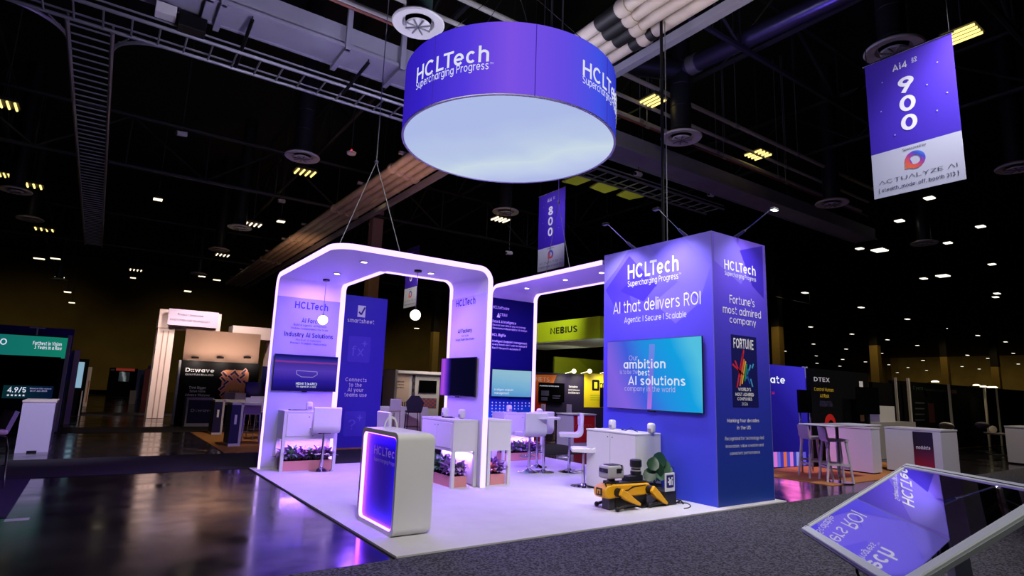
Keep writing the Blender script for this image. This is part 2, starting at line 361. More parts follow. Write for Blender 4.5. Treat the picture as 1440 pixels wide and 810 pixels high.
# ---------------------------------------------------------------- hall shell
concrete = mat('polished_concrete', (46, 41, 44), .2, noise=(.9, (28, 25, 27), .25), rnoise=(1.7, .07, .24), spec=.9)
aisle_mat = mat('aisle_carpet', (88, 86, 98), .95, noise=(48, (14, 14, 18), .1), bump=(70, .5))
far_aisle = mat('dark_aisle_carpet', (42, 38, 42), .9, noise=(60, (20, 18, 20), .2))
struct('floor', MB().box(-90, 190, -60, 110, -.2, 0), concrete)
struct('ceiling', MB().box(-90, 190, -60, 110, 13, 13.2), mat('black_roof', (9, 9, 11), .9))
airwall = mat('olive_airwall', (112, 96, 44), .8, noise=(.35, (84, 70, 30), .3))
def pleats(x0, x1, step, amp):
    p = []; x = x0; i = 0
    while x < x1: p.append((x, amp*(i % 2))); x += step; i += 1
    return p+[(x1, 0), (x1, .6), (x0, .6)]
mb = MB(); mb.prism(pleats(-90, 190, 2.1, .18), 0, 13, 'z'); mb.xf(0, Matrix.Translation((0, 66, 0))); struct('wall_back', mb, airwall)
mb = MB(); mb.prism(pleats(-60, 110, 2.1, .18), 0, 13, 'z'); mb.xf(0, Matrix.Translation((170, 50, 0)) @ Matrix.Rotation(-PI/2, 4, 'Z')); struct('wall_right', mb, airwall)
mb = MB(); mb.prism(pleats(-60, 110, 2.1, .18), 0, 13, 'z'); mb.xf(0, Matrix.Translation((-88, 50, 0)) @ Matrix.Rotation(PI/2, 4, 'Z')); struct('wall_left', mb, airwall)
mb = MB(); mb.prism(pleats(-90, 190, 2.1, .18), 0, 13, 'z'); mb.xf(0, Matrix.Translation((50, -58, 0)) @ Matrix.Rotation(PI, 4, 'Z')); struct('wall_front', mb, airwall)
def carpet(name, x0, x1, y0, y1, mt, label, cat='carpet', h=.008):
    return tag(MB().box(x0, x1, y0, y1, 0, h).build(name, mt), label, cat)
carpet('aisle_carpet', -14, 30, -12, -.02, aisle_mat, 'speckled charcoal aisle carpet in front of the white booth floor')
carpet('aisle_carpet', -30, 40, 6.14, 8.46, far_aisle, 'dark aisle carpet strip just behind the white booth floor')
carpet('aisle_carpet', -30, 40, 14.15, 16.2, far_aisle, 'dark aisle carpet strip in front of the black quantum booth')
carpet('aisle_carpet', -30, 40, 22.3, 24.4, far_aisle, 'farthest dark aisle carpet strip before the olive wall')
# ---------------------------------------------------------------- booth floor
bc = mat('white_booth_carpet', (214, 212, 216), .9, bump=(300, .25), noise=(3, (202, 199, 204), .3))
t = T('booth_carpet', 'white carpet floor of the purple exhibition booth', 'carpet', (0, 0, 0))
t.part('carpet_top', MB().box(0, 6.14, 0, 6.1, .004, .022), bc)
t.part('edge_strip', MB().box(-.012, 6.15, -.012, 6.11, 0, .006), mat('dark_edge', (30, 26, 40), .7))
Z0 = .022
# ---------------------------------------------------------------- canopies
shellm = mat('canopy_white', (224, 222, 230), .5)
def downlight(t, x, y, z):
    p = t.part('downlight', MB().lathe([(.065, -.012), (.07, 0), (.045, .0), (.045, -.012), (.065, -.012)], (x, y, z), 18, False), white)
    t.part('lens', MB().lathe([(.046, -.01), (.046, 0)], (x, y, z), 18), glow('downlight_lens', (255, 244, 232), 14), p)
def offset_band(front, d):
    """strip polygon that follows an open path at distance d to its left"""
    out = []
    for i, p in enumerate(front):
        a = V(front[max(i-1, 0)]+(0,)); b = V(front[min(i+1, len(front)-1)]+(0,)); t_ = (b-a).normalized()
        out.append((p[0]-t_.y*d, p[1]+t_.x*d))
    return front+out[::-1]
H1, TC = 3.41, .08
t = T('corner_canopy', 'white L-shaped canopy outlined in glowing purple-white light, left of the booth', 'canopy', (.12, 2.77, Z0))
W = lambda q: t.mi @ V(q)
m0 = Matrix.Translation((-.12, -2.77, -Z0))
inner = [(5.84, Z0)]+arc(5.72, H1-TC-.12, .12, 0, 90)+[(3.99, H1-TC)]
prof = [(5.94, Z0)]+arc(5.94-.22, H1-.22, .22, 0, 90)+[(3.99, H1)]+inner[::-1]
innerR = [(2.59, Z0)]+arc(2.59-.16, H1-TC-.16, .16, 0, 90)+[(1.34, H1-TC)]
profR = [(2.67, Z0)]+arc(2.67-.24, H1-.24, .24, 0, 90)+[(1.34, H1)]+innerR[::-1]
corner = [(.12, 3.99)]+arc(.42, 3.07, .3, 180, 270)+[(1.34, 2.77), (1.34, 3.99)]
shell = MB().prism(prof, .12, 1.34, 'x').prism(profR, 2.77, 3.99, 'y').prism(corner, H1-TC, H1, 'z').xf(0, m0)
t.part('canopy_shell', shell, shellm)
band = MB().prism(prof, .10, .119, 'x').prism(profR, 2.75, 2.769, 'y')
ring_ = arc(.42, 3.07, .32, 180, 270)
band.prism([(.10, 3.99)]+ring_+[(1.34, 2.75), (1.34, 2.769)]+arc(.42, 3.07, .301, 270, 180)+[(.119, 3.99)], H1-TC, H1, 'z').xf(0, m0)
t.part('light_band', band, led)
trim = MB().prism(offset_band(inner, .014), 1.255, 1.345, 'x').prism(offset_band(innerR, .014), 3.905, 3.995, 'y').xf(0, m0)
t.part('inner_light_trim', trim, led)
for px, py in ((474, 384.5), (512, 368), (606, 384)):
    q = G(px, py, H1-TC-.001); downlight(t, *W(q))
FL = Frame((.12, 5.84, 0), 0)          # left end panel, faces the booth front
FR = Frame((2.59, 3.99, 0), -PI/2)     # right end panel
# graphic sheets on the panels
g = MB().box(.125, 1.25, 5.828, 5.839, .05, 3.0).xf(0, m0)
t.part('panel_graphic', g, ramp_mat('panel_print_left', (0, 0, 1), [(0, (205, 196, 236)), (.45, (182, 186, 238)), (1, (140, 152, 236))], None, .5))
g = MB().box(2.578, 2.589, 2.775, 3.9, .05, 3.0).xf(0, m0)
t.part('panel_graphic', g, mat('panel_print_right', (206, 198, 234), .5))
k = dict(fr=FL, n=.013)
t.txt('HCLTech', 414.5, 433, 461, 10, btxt, .024, **k)
t.txt('AI Force', 424, 453.5, 450, 6.5, ntxt, .03, **k)
t.txt('Build & Agentic AI Platform', 413, 457.5, 459, None, gtxt, .015, **k)
t.txt('Modular I Independent I For Scale', 409, 462, 461, None, gtxt, .015, **k)
t.txt('Industry AI Solutions', 399.5, 472, 468, 6.5, ntxt, .03, **k)
t.txt('Pre-built AI Solutions', 416, 479, 451, None, gtxt, .005, **k)
t.txt('Proven I Scalable I Measurable', 408, 483, 459, None, gtxt, .015, **k)
k = dict(fr=FR, n=.013)
t.txt('HCLTech', 641.5, 432, 668.5, 9.5, btxt, .024, **k)
t.txt('AI Factory', 644, 469, 663.5, 5.5, ntxt, .03, **k)
t.txt('AI at scale', 649, 474, 659, None, gtxt, .005, **k)
t.txt('Design I Build I Run I Evolve', 641, 480, 667, None, gtxt, .015, **k)
# back canopy
H2 = 3.78
t = T('straight_canopy', 'white canopy ribbon with light band running from the navy end panel to the tower', 'canopy', (4.68, 2.36, Z0))
m0 = Matrix.Translation((-4.68, -2.36, -Z0))
inner = [(5.86, Z0)]+arc(5.86-.16, H2-TC-.16, .16, 0, 90)+[(2.36, H2-TC)]
prof = [(5.94, Z0)]+arc(5.94-.3, H2-.3, .3, 0, 90)+[(2.36, H2)]+inner[::-1]
t.part('canopy_shell', MB().prism(prof, 4.68, 5.92, 'x').xf(0, m0), shellm)
t.part('light_band', MB().prism(prof, 4.66, 4.679, 'x').xf(0, m0), led)
t.part('inner_light_trim', MB().prism(offset_band(inner, .014), 5.83, 5.925, 'x').xf(0, m0), led)
for px, py in ((741, 405), (795, 393), (846, 383)):
    q = G(px, py, H2-TC-.001); downlight(t, *(t.mi @ q))
FB = Frame((4.68, 5.86, 0), 0)
t.part('panel_graphic', MB().box(4.69, 5.83, 5.848, 5.859, .05, 3.5).xf(0, m0),
       ramp_mat('navy_panel_print', (0, 0, 1), [(0, (70, 90, 235)), (.22, (30, 110, 200)), (.36, (14, 26, 120)), (.5, (12, 10, 84)), (1, (12, 10, 82))], None, .6, spec=.12))
k = dict(fr=FB, n=.013)
t.txt('HCLSoftware', 693, 433.5, 716, 4.2, ltxt, .02, **k)
t.part('logo_mark', MB().prism([(0, 0), (.09, 0), (.045, .1)], -.014, -.012, 'y').xf(0, t.mi @ FB.M @ Matrix.Translation((.12, 0, FB.uv(693, 445.5)[1]))), ltxt)
t.txt('ACTIAN', 700, 444, 713, 4, ltxt, .02, **k)
t.txt('Data & AI Intelligence', 692.5, 453, 725.5, 3.6, ltxt, .02, **k)
t.txt('Discover your data in your AI strategy', 692.5, 457.5, 739, None, ltxt, .012, **k)
t.txt('Governance I Observability I AI Analyst', 692.5, 462, 741, None, ltxt, .012, **k)
t.txt('HCL BigFix', 692, 472, 711, 3.6, ltxt, .02, **k)
t.txt('Intelligent Endpoint Management', 692, 480.5, 741, 3, ltxt, .018, **k)
t.txt("AI-era threats don't wait for manual IT", 692, 485, 741, None, ltxt, .012, **k)
t.txt('Run IT I Secure IT I Automate IT', 692, 490, 732, None, ltxt, .012, **k)
dots = MB()
for i in range(11):
    for j in range(6):
        if j > 4.8-i*.35: continue
        dots.lathe([(.017, 0), (.017, .001)], (0, 0, 0), 6).xf(len(dots.v)-12, t.mi @ FB.M @ Matrix.Translation((.09+.1*i, -.013, 1.2-.065*j)) @ Matrix.Rotation(PI/2, 4, 'X'))
t.part('dot_pattern', dots, ltxt)
# ---------------------------------------------------------------- tower
TX, TY, TW, TD, TH = 4.71, .127, 1.345, 2.215, 3.867
t = T('graphic_tower', 'tall purple graphic tower on the right front corner of the booth', 'tower', (TX, TY, Z0))
m0 = Matrix.Translation((-TX, -TY, -Z0))
t.part('tower_body', MB().box(TX+.012, TX+TW, TY+.012, TY+TD, Z0, TH-.004).xf(0, m0), mat('tower_core', (60, 58, 150), .6))
faceL = ramp_mat('tower_ramp_left', (0, 0, 1), [(0, (58, 76, 222)), (.45, (74, 66, 222)), (.75, (94, 80, 224)), (1, (136, 120, 232))], None, .45)  # both faces run from bluer at the foot to paler purple on top
faceR = ramp_mat('tower_ramp_right', (0, 0, 1), [(0, (18, 58, 156)), (.4, (48, 56, 184)), (.7, (84, 68, 212)), (1, (120, 92, 232))], None, .45)
gl = t.part('left_graphic', MB().box(TX, TX+.012, TY, TY+TD, Z0, TH).xf(0, m0), faceL)
gr = t.part('right_graphic', MB().box(TX+.012, TX+TW, TY, TY+.012, Z0, TH).xf(0, m0), faceR)
t.part('corner_seam', MB().box(TX-.002, TX+.004, TY-.002, TY+.004, Z0, TH).xf(0, m0), mat('seam_grey', (110, 104, 170), .6))
t.part('seam_line', MB().box(TX+TW-.006, TX+TW+.002, TY-.002, TY+.012, Z0, TH).xf(0, m0), mat('seam_grey', (110, 104, 170), .6))
FTL = Frame((TX, TY+TD, 0), -PI/2); FTR = Frame((TX, TY, 0), 0)
def diamonds(fr, lst, parent, nm):
    for j, (pts, mt) in enumerate(lst):
        poly = [fr.uv(*q) for q in pts]
        poly = [(min(max(a, .004), (TD if fr is FTL else TW)-.004), min(b, TH-.004)) for a, b in poly]
        t.part('diamond_print', MB().prism(poly, -.0012-.0004*j, -.0008-.0004*j, 'y').xf(0, t.mi @ fr.M), mt, parent)
dA = mat('diamond_light', (160, 146, 238), .45); dB = mat('diamond_mid', (80, 60, 206), .45); dC = mat('diamond_deep', (64, 44, 192), .45); dD = mat('diamond_soft', (124, 108, 232), .45)
diamonds(FTL, [([(850, 362), (884, 352), (866, 380), (850, 400)], dA), ([(852, 408), (885, 360), (924, 402), (905, 412), (884, 408), (890, 435), (870, 442)], dB),
               ([(873, 410), (896, 382), (924, 400), (905, 424)], dC), ([(912, 345), (960, 334), (1000, 372), (985, 420), (955, 398)], dD), ([(920, 425), (955, 395), (985, 425), (950, 455)], dD)], gl, 'L')
diamonds(FTR, [([(1004, 326), (1030, 333), (1056, 372), (1042, 400), (1004, 366)], dD), ([(1040, 352), (1072, 346), (1074, 420), (1058, 402)], dC)], gr, 'R')
k = dict(fr=FTL, n=.004)
t.txt('HCLTech', 883, 393, 954.5, 20, ltxt, .022, **k)
t.txt('Supercharging Progress', 883, 403.5, 954, 8, ltxt, 0, **k)
t.txt('TM', 954.6, 386, 958, None, ltxt, 0, **k)
t.txt('AI that delivers ROI', 862.5, 442, 985.5, 16, ltxt, -.004, **k)
t.txt('Agentic I Secure I Scalable', 878, 454.5, 965.5, 8, ltxt, -.002, **k)
k = dict(fr=FTR, n=.004)
t.txt('HCLTech', 1018.5, 378, 1062.5, 13.5, ltxt, .022, **k)
t.txt('Supercharging Progress', 1019, 386.5, 1063, 6, ltxt, 0, **k)
t.txt("Fortune's", 1026, 426, 1061, 11.5, ltxt, -.002, **k)
t.txt('most admired', 1016.5, 439.5, 1070, 11, ltxt, -.002, **k)
t.txt('company', 1026, 453.5, 1063, 9.5, ltxt, -.002, **k)
u0, v1 = FTR.uv(1027.5, 470); u1, _ = FTR.uv(1063, 475); v0 = FTR.uv(1030.5, 572)[1]
pst = t.part('poster', MB().box(u0, u1, -.004, -.001, v0, v1).xf(0, t.mi @ FTR.M), mat('navy_poster', (18, 20, 92), .5), label='navy award poster with a coloured star')
k = dict(fr=FTR, n=.006, parent=pst)
t.txt('FORTUNE', 1031.5, 489, 1059.5, 14, ltxt, .02, **k)
t.txt("WORLD'S", 1038, 549.5, 1056, 4.6, ltxt, .03, **k)
t.txt('MOST ADMIRED', 1034, 556.5, 1060, 4.6, ltxt, .03, **k)
t.txt('COMPANIES', 1037, 563, 1057.5, 4.6, ltxt, .03, **k)
t.txt('2026', 1043, 570, 1051.5, 4.2, ltxt, 0, **k)
red = mat('star_red', (214, 40, 62), .5)
bars = [((1033, 507), (1041, 527), red), ((1029.5, 512), (1045, 527), red), ((1045.5, 492), (1040, 530), red), ((1044, 497), (1036, 545), red), ((1046, 505), (1040, 543), mat('star_orange', (236, 120, 40), .5)),
        ((1048, 508), (1043, 540), mat('star_yellow', (240, 190, 50), .5)), ((1049.5, 512), (1047, 536), mat('star_green', (40, 160, 90), .5)),
        ((1052, 519), (1049, 533), mat('star_teal', (30, 130, 190), .5)), ((1055, 513), (1053, 521), mat('star_cyan', (70, 170, 220), .5)), ((1059, 512), (1057, 518), mat('star_cyan', (70, 170, 220), .5)),
        ((1050, 527), (1054, 540), mat('star_blue', (40, 90, 200), .5)), ((1055, 533), (1058, 544), mat('star_cyan', (70, 170, 220), .5))]
for a, b, mt in bars:
    p = V(FTR.uv(*a)+(0,)); q = V(FTR.uv(*b)+(0,)); d = (q-p).normalized(); s_ = V((-d.y, d.x, 0))*.014
    t.part('star_bar', MB().prism([(p+s_)[:2], (q+s_)[:2], (q-s_)[:2], (p-s_)[:2]], -.0065, -.0055, 'y').xf(0, t.mi @ FTR.M), mt, pst)
k = dict(fr=FTR, n=.004)
t.txt('Marking four decades', 1022.5, 594, 1067.5, 5.2, ltxt, .014, **k)
t.txt('in the US', 1036.5, 604, 1055.5, 5.2, ltxt, .014, **k)
t.txt('Recognized for technology-led', 1019.5, 619.5, 1074, 5, ltxt, -.004, **k)
t.txt('innovation, value creation and', 1020.5, 630, 1073.5, 4.6, ltxt, -.004, **k)
t.txt('consistent performance.', 1026.5, 640, 1069, 4.6, ltxt, -.004, **k)
# ---------------------------------------------------------------- wall screens
def wall_tv(label, fr, pl, pr, ptop, pbot, scr, n=.06, back=.0):
    """flat screen on frame fr between image columns pl and pr (taken at pixel points) with its back on the wall"""
    u0, v1 = fr.uv(*ptop, n); u1 = fr.uv(*pr, n)[0]; v0 = fr.uv(*pbot, n)[1]
    loc = fr.O + fr.U*u0 + fr.N*back; loc.z = v0
    t = T('wall_screen', label, 'television', loc, fr.rz)
    wd, h = u1-u0, v1-v0
    t.part('casing', MB().box(0, wd, -n+.004, -n+.03, 0, h, .004, 1), blackp)
    t.part('wall_mount', MB().box(wd*.3, wd*.7, -n+.03, -.001, h*.25, h*.75).box(wd*.46, wd*.54, -n+.006, -n+.025, -.018, .001), blackm)
    s_ = t.part('screen', MB().box(.008, wd-.008, -n, -n+.005, .012, h-.008), scr)
    t.scr = s_; t.W = wd; t.H = h; t.n = n
    return t
scrA = ramp_mat('screen_sky', (0, 0, 1), [(0, (20, 14, 92)), (.3, (44, 30, 160)), (.6, (88, 60, 190)), (.8, (70, 50, 160)), (.84, (150, 60, 150)), (.88, (60, 52, 170)), (1, (26, 24, 110))], .85, warp=(3, .06))
t = wall_tv('wall screen with HDMI notice on the pale end panel', FL, 0, (476, 502), (387, 497), (384, 549), scrA)
k = dict(fr=FL, n=.064, parent=t.scr)
pl = [FL.uv(*q, .064) for q in ((417, 521), (446, 523), (446, 527), (440, 530.5), (424, 530), (417, 526))]
mb = MB()
for i in range(6):
    a = V((pl[i][0], -.065, pl[i][1])); b = V((pl[(i+1) % 6][0], -.065, pl[(i+1) % 6][1])); mb.cyl(a, b, .006, n=6)
mb.xf(0, t.mi @ FL.M)
wglow = glow('screen_white', (225, 228, 250), .95)
t.part('connector_outline', mb, glow('screen_lilac', (150, 140, 225), .8), t.scr)
t.txt('HDMI 1 (eARC)', 416, 541, 445.5, None, wglow, .02, **k)
t.txt('No signal (in 4 min)', 416.5, 544.6, 444, None, wglow, .01, **k)
scrB = ramp_mat('screen_painted_glare', (1, 0, 0), [(0, (150, 60, 235)), (.1, (196, 90, 250)), (.2, (110, 50, 220)), (.28, (40, 24, 130)), (.34, (12, 10, 44)), (1, (10, 9, 38))], .75, warp=(2.2, .04))  # purple glare along one side is painted into the emission
t = wall_tv('dark wall screen with purple glare on the AI Factory end panel', FR, 0, (669.3, 501.8), (621, 504), (669, 559), scrB)
scrC = ramp_mat('screen_aqua', (.15, 0, 1), [(0, (70, 140, 215)), (.5, (120, 180, 220)), (1, (150, 196, 220))], .9, warp=(4, .15))
t = wall_tv('pale aqua wall screen on the navy end panel', FB, 0, (748, 521.3), (692.4, 518.7), (692.4, 557.8), scrC)
k = dict(fr=FB, n=.064, parent=t.scr)
t.txt('Intelligent endpoint', 695, 549, 722, None, wglow, .01, **k)
t.txt('management', 695, 554, 716, None, wglow, .01, **k)
scrD = ramp_mat('screen_wave', (.8, 0, .25), [(0, (120, 96, 225)), (.25, (140, 105, 240)), (.45, (70, 100, 235)), (.62, (40, 150, 240)), (.85, (20, 170, 240)), (1, (90, 205, 240))], .85, warp=(1.6, .12))
t = wall_tv('big wall screen with the ambition slogan on the graphic tower', FTL, 0, (986.7, 472.3), (854, 480.5), (851.9, 573.5), scrD)
k = dict(fr=FTL, n=.064, parent=t.scr)
lav = glow('screen_lavender', (190, 180, 240), .9)
t.txt('Our', 884.5, 507, 897, 7, lav, -.005, **k)
t.txt('ambition', 877, 518.5, 936, 12, wglow, .018, **k)
t.txt('is to be the', 872, 526, 897, 6, lav, -.002, **k)
t.txt('best', 897.5, 528, 913.5, 8, wglow, .018, **k)
t.txt('AI solutions', 883.5, 541, 964, 12, wglow, .016, **k)
t.txt('company in the world', 878.5, 549.5, 949.5, 7, lav, -.002, **k)
p0 = [FTL.uv(*q, .064) for q in ((913, 484), (921, 484), (916, 575), (910, 575))]
t.part('light_streak', MB().prism(p0, -.0645, -.0642, 'y').xf(0, t.mi @ FTL.M), ramp_mat('streak', (0, 0, 1), [(0, (190, 120, 240)), (.5, (130, 120, 240)), (1, (110, 150, 245))], .85), t.scr)
# ---------------------------------------------------------------- plants
leafm = [mat('leaf_green', (104, 150, 112), .45), mat('leaf_purple', (172, 124, 196), .45), mat('leaf_dark', (48, 66, 56), .5), mat('leaf_coral', (226, 110, 96), .5), mat('leaf_lilac', (176, 140, 200), .5)]
def leaf(mb, base, d, ln, wd, droop=.4):
    d = V(d).normalized(); s_ = d.cross(V((0, 0, 1))); s_ = s_.normalized() if s_.length > .01 else V((1, 0, 0))
    up = s_.cross(d)
    pts = []
    for f, w_ in ((0, .08), (.3, .8), (.6, 1), (.85, .6), (1, .03)):
        c = V(base)+d*ln*f+V((0, 0, -droop*ln*f*f))
        pts.append((c-s_*wd*.5*w_+up*.12*wd*w_, c, c+s_*wd*.5*w_+up*.12*wd*w_))
    vs = [q for p in pts for q in p]; fs = []
    for i in range(4):
        a = i*3; fs += [(a, a+1, a+4, a+3), (a+1, a+2, a+5, a+4)]
    th = [q-up*.003 for q in vs]; n = len(vs)
    mb.add(vs+th, fs+[tuple(n+j for j in reversed(f)) for f in fs])
def bedding_plant(kind, rnd):
    o = bpy.data.objects.new('bedding_plant', None); COL.objects.link(o)
    fol = MB(); st = MB()
    for i in range(30):
        a = rnd.uniform(0, 2*PI); e = rnd.uniform(.2, 1.3); z = rnd.uniform(.03, .12)
        leaf(fol, (rnd.uniform(-.02, .02), rnd.uniform(-.02, .02), z), (math.cos(a)*math.cos(e), math.sin(a)*math.cos(e), math.sin(e)), rnd.uniform(.09, .18), rnd.uniform(.045, .08), rnd.uniform(.1, .6))
    for i in range(4):
        a = rnd.uniform(0, 2*PI); st.tube([(0, 0, -.04), (math.cos(a)*.02, math.sin(a)*.02, .06), (math.cos(a)*.05, math.sin(a)*.05, .13)], .004, 5)
    fol.build('leaves', leafm[kind], o); st.build('stem', leafm[2], o)
    if kind != 3 and rnd.random() < .6:
        fl = MB()
        for i in range(6):
            a = i*PI/3; leaf(fl, (.03, .02, .17), (math.cos(a), math.sin(a), .5), .05, .03, .2)
        fl.build('blossom', leafm[rnd.choice([3, 4, 4, 4])], o)
    return o
rp = random.Random(3)
protos = [bedding_plant(k_, rp) for k_ in (0, 1, 4, 1, 3, 4)]
for p in protos: p.location = (0, 0, -50)
used = set()
def planter(label, plabel, pgroup, O, rz, ln, dp=.2, h=.16, n=9):
    t = T('planter_box', label, 'planter', O, rz)
    t.part('box', MB().prism([(0, 0), (ln, 0), (ln, dp), (0, dp), (0, .012), (.012, .012), (.012, dp-.012), (ln-.012, dp-.012), (ln-.012, .012), (0, .012)][:4], 0, h-.03, 'z')
           .box(0, ln, 0, .012, h-.03, h).box(0, ln, dp-.012, dp, h-.03, h).box(0, .012, .012, dp-.012, h-.03, h).box(ln-.012, ln, .012, dp-.012, h-.03, h), mat('planter_pink', (226, 150, 150), .6))
    t.part('soil', MB().box(.012, ln-.012, .012, dp-.012, h-.03, h-.012), mat('soil', (40, 28, 24), .95))
    for i in range(n):
        for row in range(3):
            q = t.fr.M @ V((ln*(i+.5)/n+rp.uniform(-.02, .02), dp*(.2+.3*row), h-.015))
            src = rp.choice((0, 1, 2, 3, 5)) if rp.random() < .93 else 4
            if src not in used: used.add(src); o = protos[src]; o.location = q
            else: o = copy_tree(protos[src], q, rp.uniform(0, 6))
            o.scale = (1, 1, 1) if rp.random() < .5 else (1.12, 1.12, 1.2)
            tag(o, plabel, 'plant', pgroup)
# ---------------------------------------------------------------- desks on legs
dk_led = glow('desk_led', (236, 214, 255), 5)
def desk(label, O, rz, ln, dp, H=.99, zb=.52, doors=2, end=None):
    """storage desk on four square legs with a led strip under its body; front at local y=0"""
    t = T('pedestal_desk', label, 'desk', O, rz)
    t.part('body', MB().box(0, ln, .004, dp, zb, H-.03), white)
    t.part('worktop', MB().box(-.004, ln+.004, -.004, dp, H-.03, H, .003, 1), white)
    for x in (0, ln-.05):
        for y in (0, dp-.05): t.part('leg', MB().box(x, x+.05, y, y+.05, 0, zb), white)
    dw = (ln-.1)/doors
    for i in range(doors):
        d = t.part('door', MB().box(.05+dw*i+.004, .05+dw*(i+1)-.004, -.008, .004, zb+.05, H-.05, .002, 1), white)
        x = .05+dw*(i+1)-.05 if i % 2 == 0 else .05+dw*i+.05
        t.part('lock', MB().cyl((x, -.012, H-.1), (x, -.008, H-.1), .009, n=10), blackm, d)
    t.part('back_board', MB().box(.05, ln-.05, dp-.02, dp-.008, .02, zb), white)
    t.part('led_strip', MB().box(.06, ln-.06, dp-.045, dp-.03, zb-.014, zb-.002), dk_led)
    return t
def device(label, p, rz=0):
    t = T('charging_hub', label, 'charger', p, rz)
    t.part('housing', MB().box(-.055, .055, -.05, .05, .0, .15, .035, 3), vinyl)
    t.part('front_panel', MB().box(-.035, .035, -.053, -.049, .025, .07, .003, 1), mat('hub_grey', (150, 140, 156), .5))
def cable(label, pts, r=.006, name='black_cable'):
    # smooth the control points
    q = [V(a) for a in pts]; out = []
    for i in range(len(q)-1):
        p0 = q[max(i-1, 0)]; p1 = q[i]; p2 = q[i+1]; p3 = q[min(i+2, len(q)-1)]
        for j in range(6):
            s_ = j/6; out.append(.5*((2*p1)+(p2-p0)*s_+(2*p0-5*p1+4*p2-p3)*s_*s_+(3*p1-p0-3*p2+p3)*s_**3))
    out.append(q[-1])
    t = T(name, label, 'cable', q[0])
    t.part('cord', MB().tube([t.w(a) for a in out], r, 6), mat('cable_black', (14, 14, 20), .5))
    t.part('plug', MB().box(-.018, .018, -.012, .012, -.006, .014, .004, 1), blackp)
    return t
d1 = G(391, 663.6, Z0)
t = desk('white desk with two doors under the HDMI screen', (.33, 5.42, Z0), 0, .93, .41)
planter('pink planter box under the desk below the HDMI screen', 'small leafy plant in the planter below the HDMI screen', 'plants below the HDMI screen desk', (.385, 5.46, Z0), 0, .82, .26, .16, 8)
device('white charging hub on the desk below the HDMI screen', (.80, 5.66, Z0+.99))
cable('black cable coiled on the desk below the HDMI screen', [(.45, 5.6, Z0+.996), (.55, 5.55, Z0+.998), (.66, 5.62, Z0+.998), (.58, 5.68, Z0+.998), (.52, 5.6, Z0+1.0), (.7, 5.58, Z0+.998), (.74, 5.66, Z0+.998)])
# desk in front of the right end panel: front faces -X
t = desk('white desk in front of the AI Factory end panel', (2.14, 3.92, Z0), -PI/2, 1.06, .43)
planter('pink planter box under the desk of the AI Factory panel', 'small leafy plant in the planter of the AI Factory desk', 'plants of the AI Factory desk', (2.17, 3.86, Z0), -PI/2, .94, .27, .16, 9)
device('white charging hub at the far end of the AI Factory desk', (2.45, 3.72, Z0+.99), -PI/2)
device('white charging hub near the middle of the AI Factory desk', (2.47, 3.2, Z0+.99), -PI/2)
cable('black cable lying between two charging hubs on the AI Factory desk', [(2.35, 3.6, Z0+.996), (2.3, 3.5, Z0+.998), (2.42, 3.42, Z0+.998), (2.36, 3.36, Z0+1.01), (2.3, 3.45, Z0+.998), (2.4, 3.3, Z0+.998)])
t = desk('white desk backed against the rear of the AI Factory panel', (3.2, 2.86, Z0), PI/2, 1.06, .43)
planter('pink planter box behind the glowing post', 'small leafy plant in the planter behind the glowing post', 'plants behind the glowing post', (3.14, 2.92, Z0), PI/2, .94, .27, .16, 9)
# back desk
t = desk('white desk under the pale aqua screen', (4.72, 5.3, Z0), 0, 1.05, .45)
planter('pink planter box under the desk below the aqua screen', 'small leafy plant in the planter below the aqua screen', 'plants below the aqua screen desk', (4.78, 5.34, Z0), 0, .94, .27, .16, 10)
device('white charging hub on the desk below the aqua screen', (4.98, 5.5, Z0+.99))
cable('black cable lying on the desk below the aqua screen', [(5.2, 5.5, Z0+.996), (5.3, 5.46, Z0+.998), (5.42, 5.52, Z0+.998), (5.5, 5.47, Z0+.998)])
cable('black cable with plugs hanging beside the desk behind the glowing post', [(3.22, 2.95, Z0+.008), (3.24, 2.97, Z0+.02), (3.235, 2.98, Z0+.15)])
# lamps of the led strips
for loc, sx, rz in (((.81, 5.6, .5), .8, 0), ((2.5, 3.4, .5), .9, PI/2), ((2.84, 3.4, .5), .9, PI/2), ((5.25, 5.6, .5), .95, 0)):
    o = light('AREA', 'desk_led_lamp', loc, 17, (165, 110, 255), sx, None, .03); o.rotation_euler = (0, 0, rz)
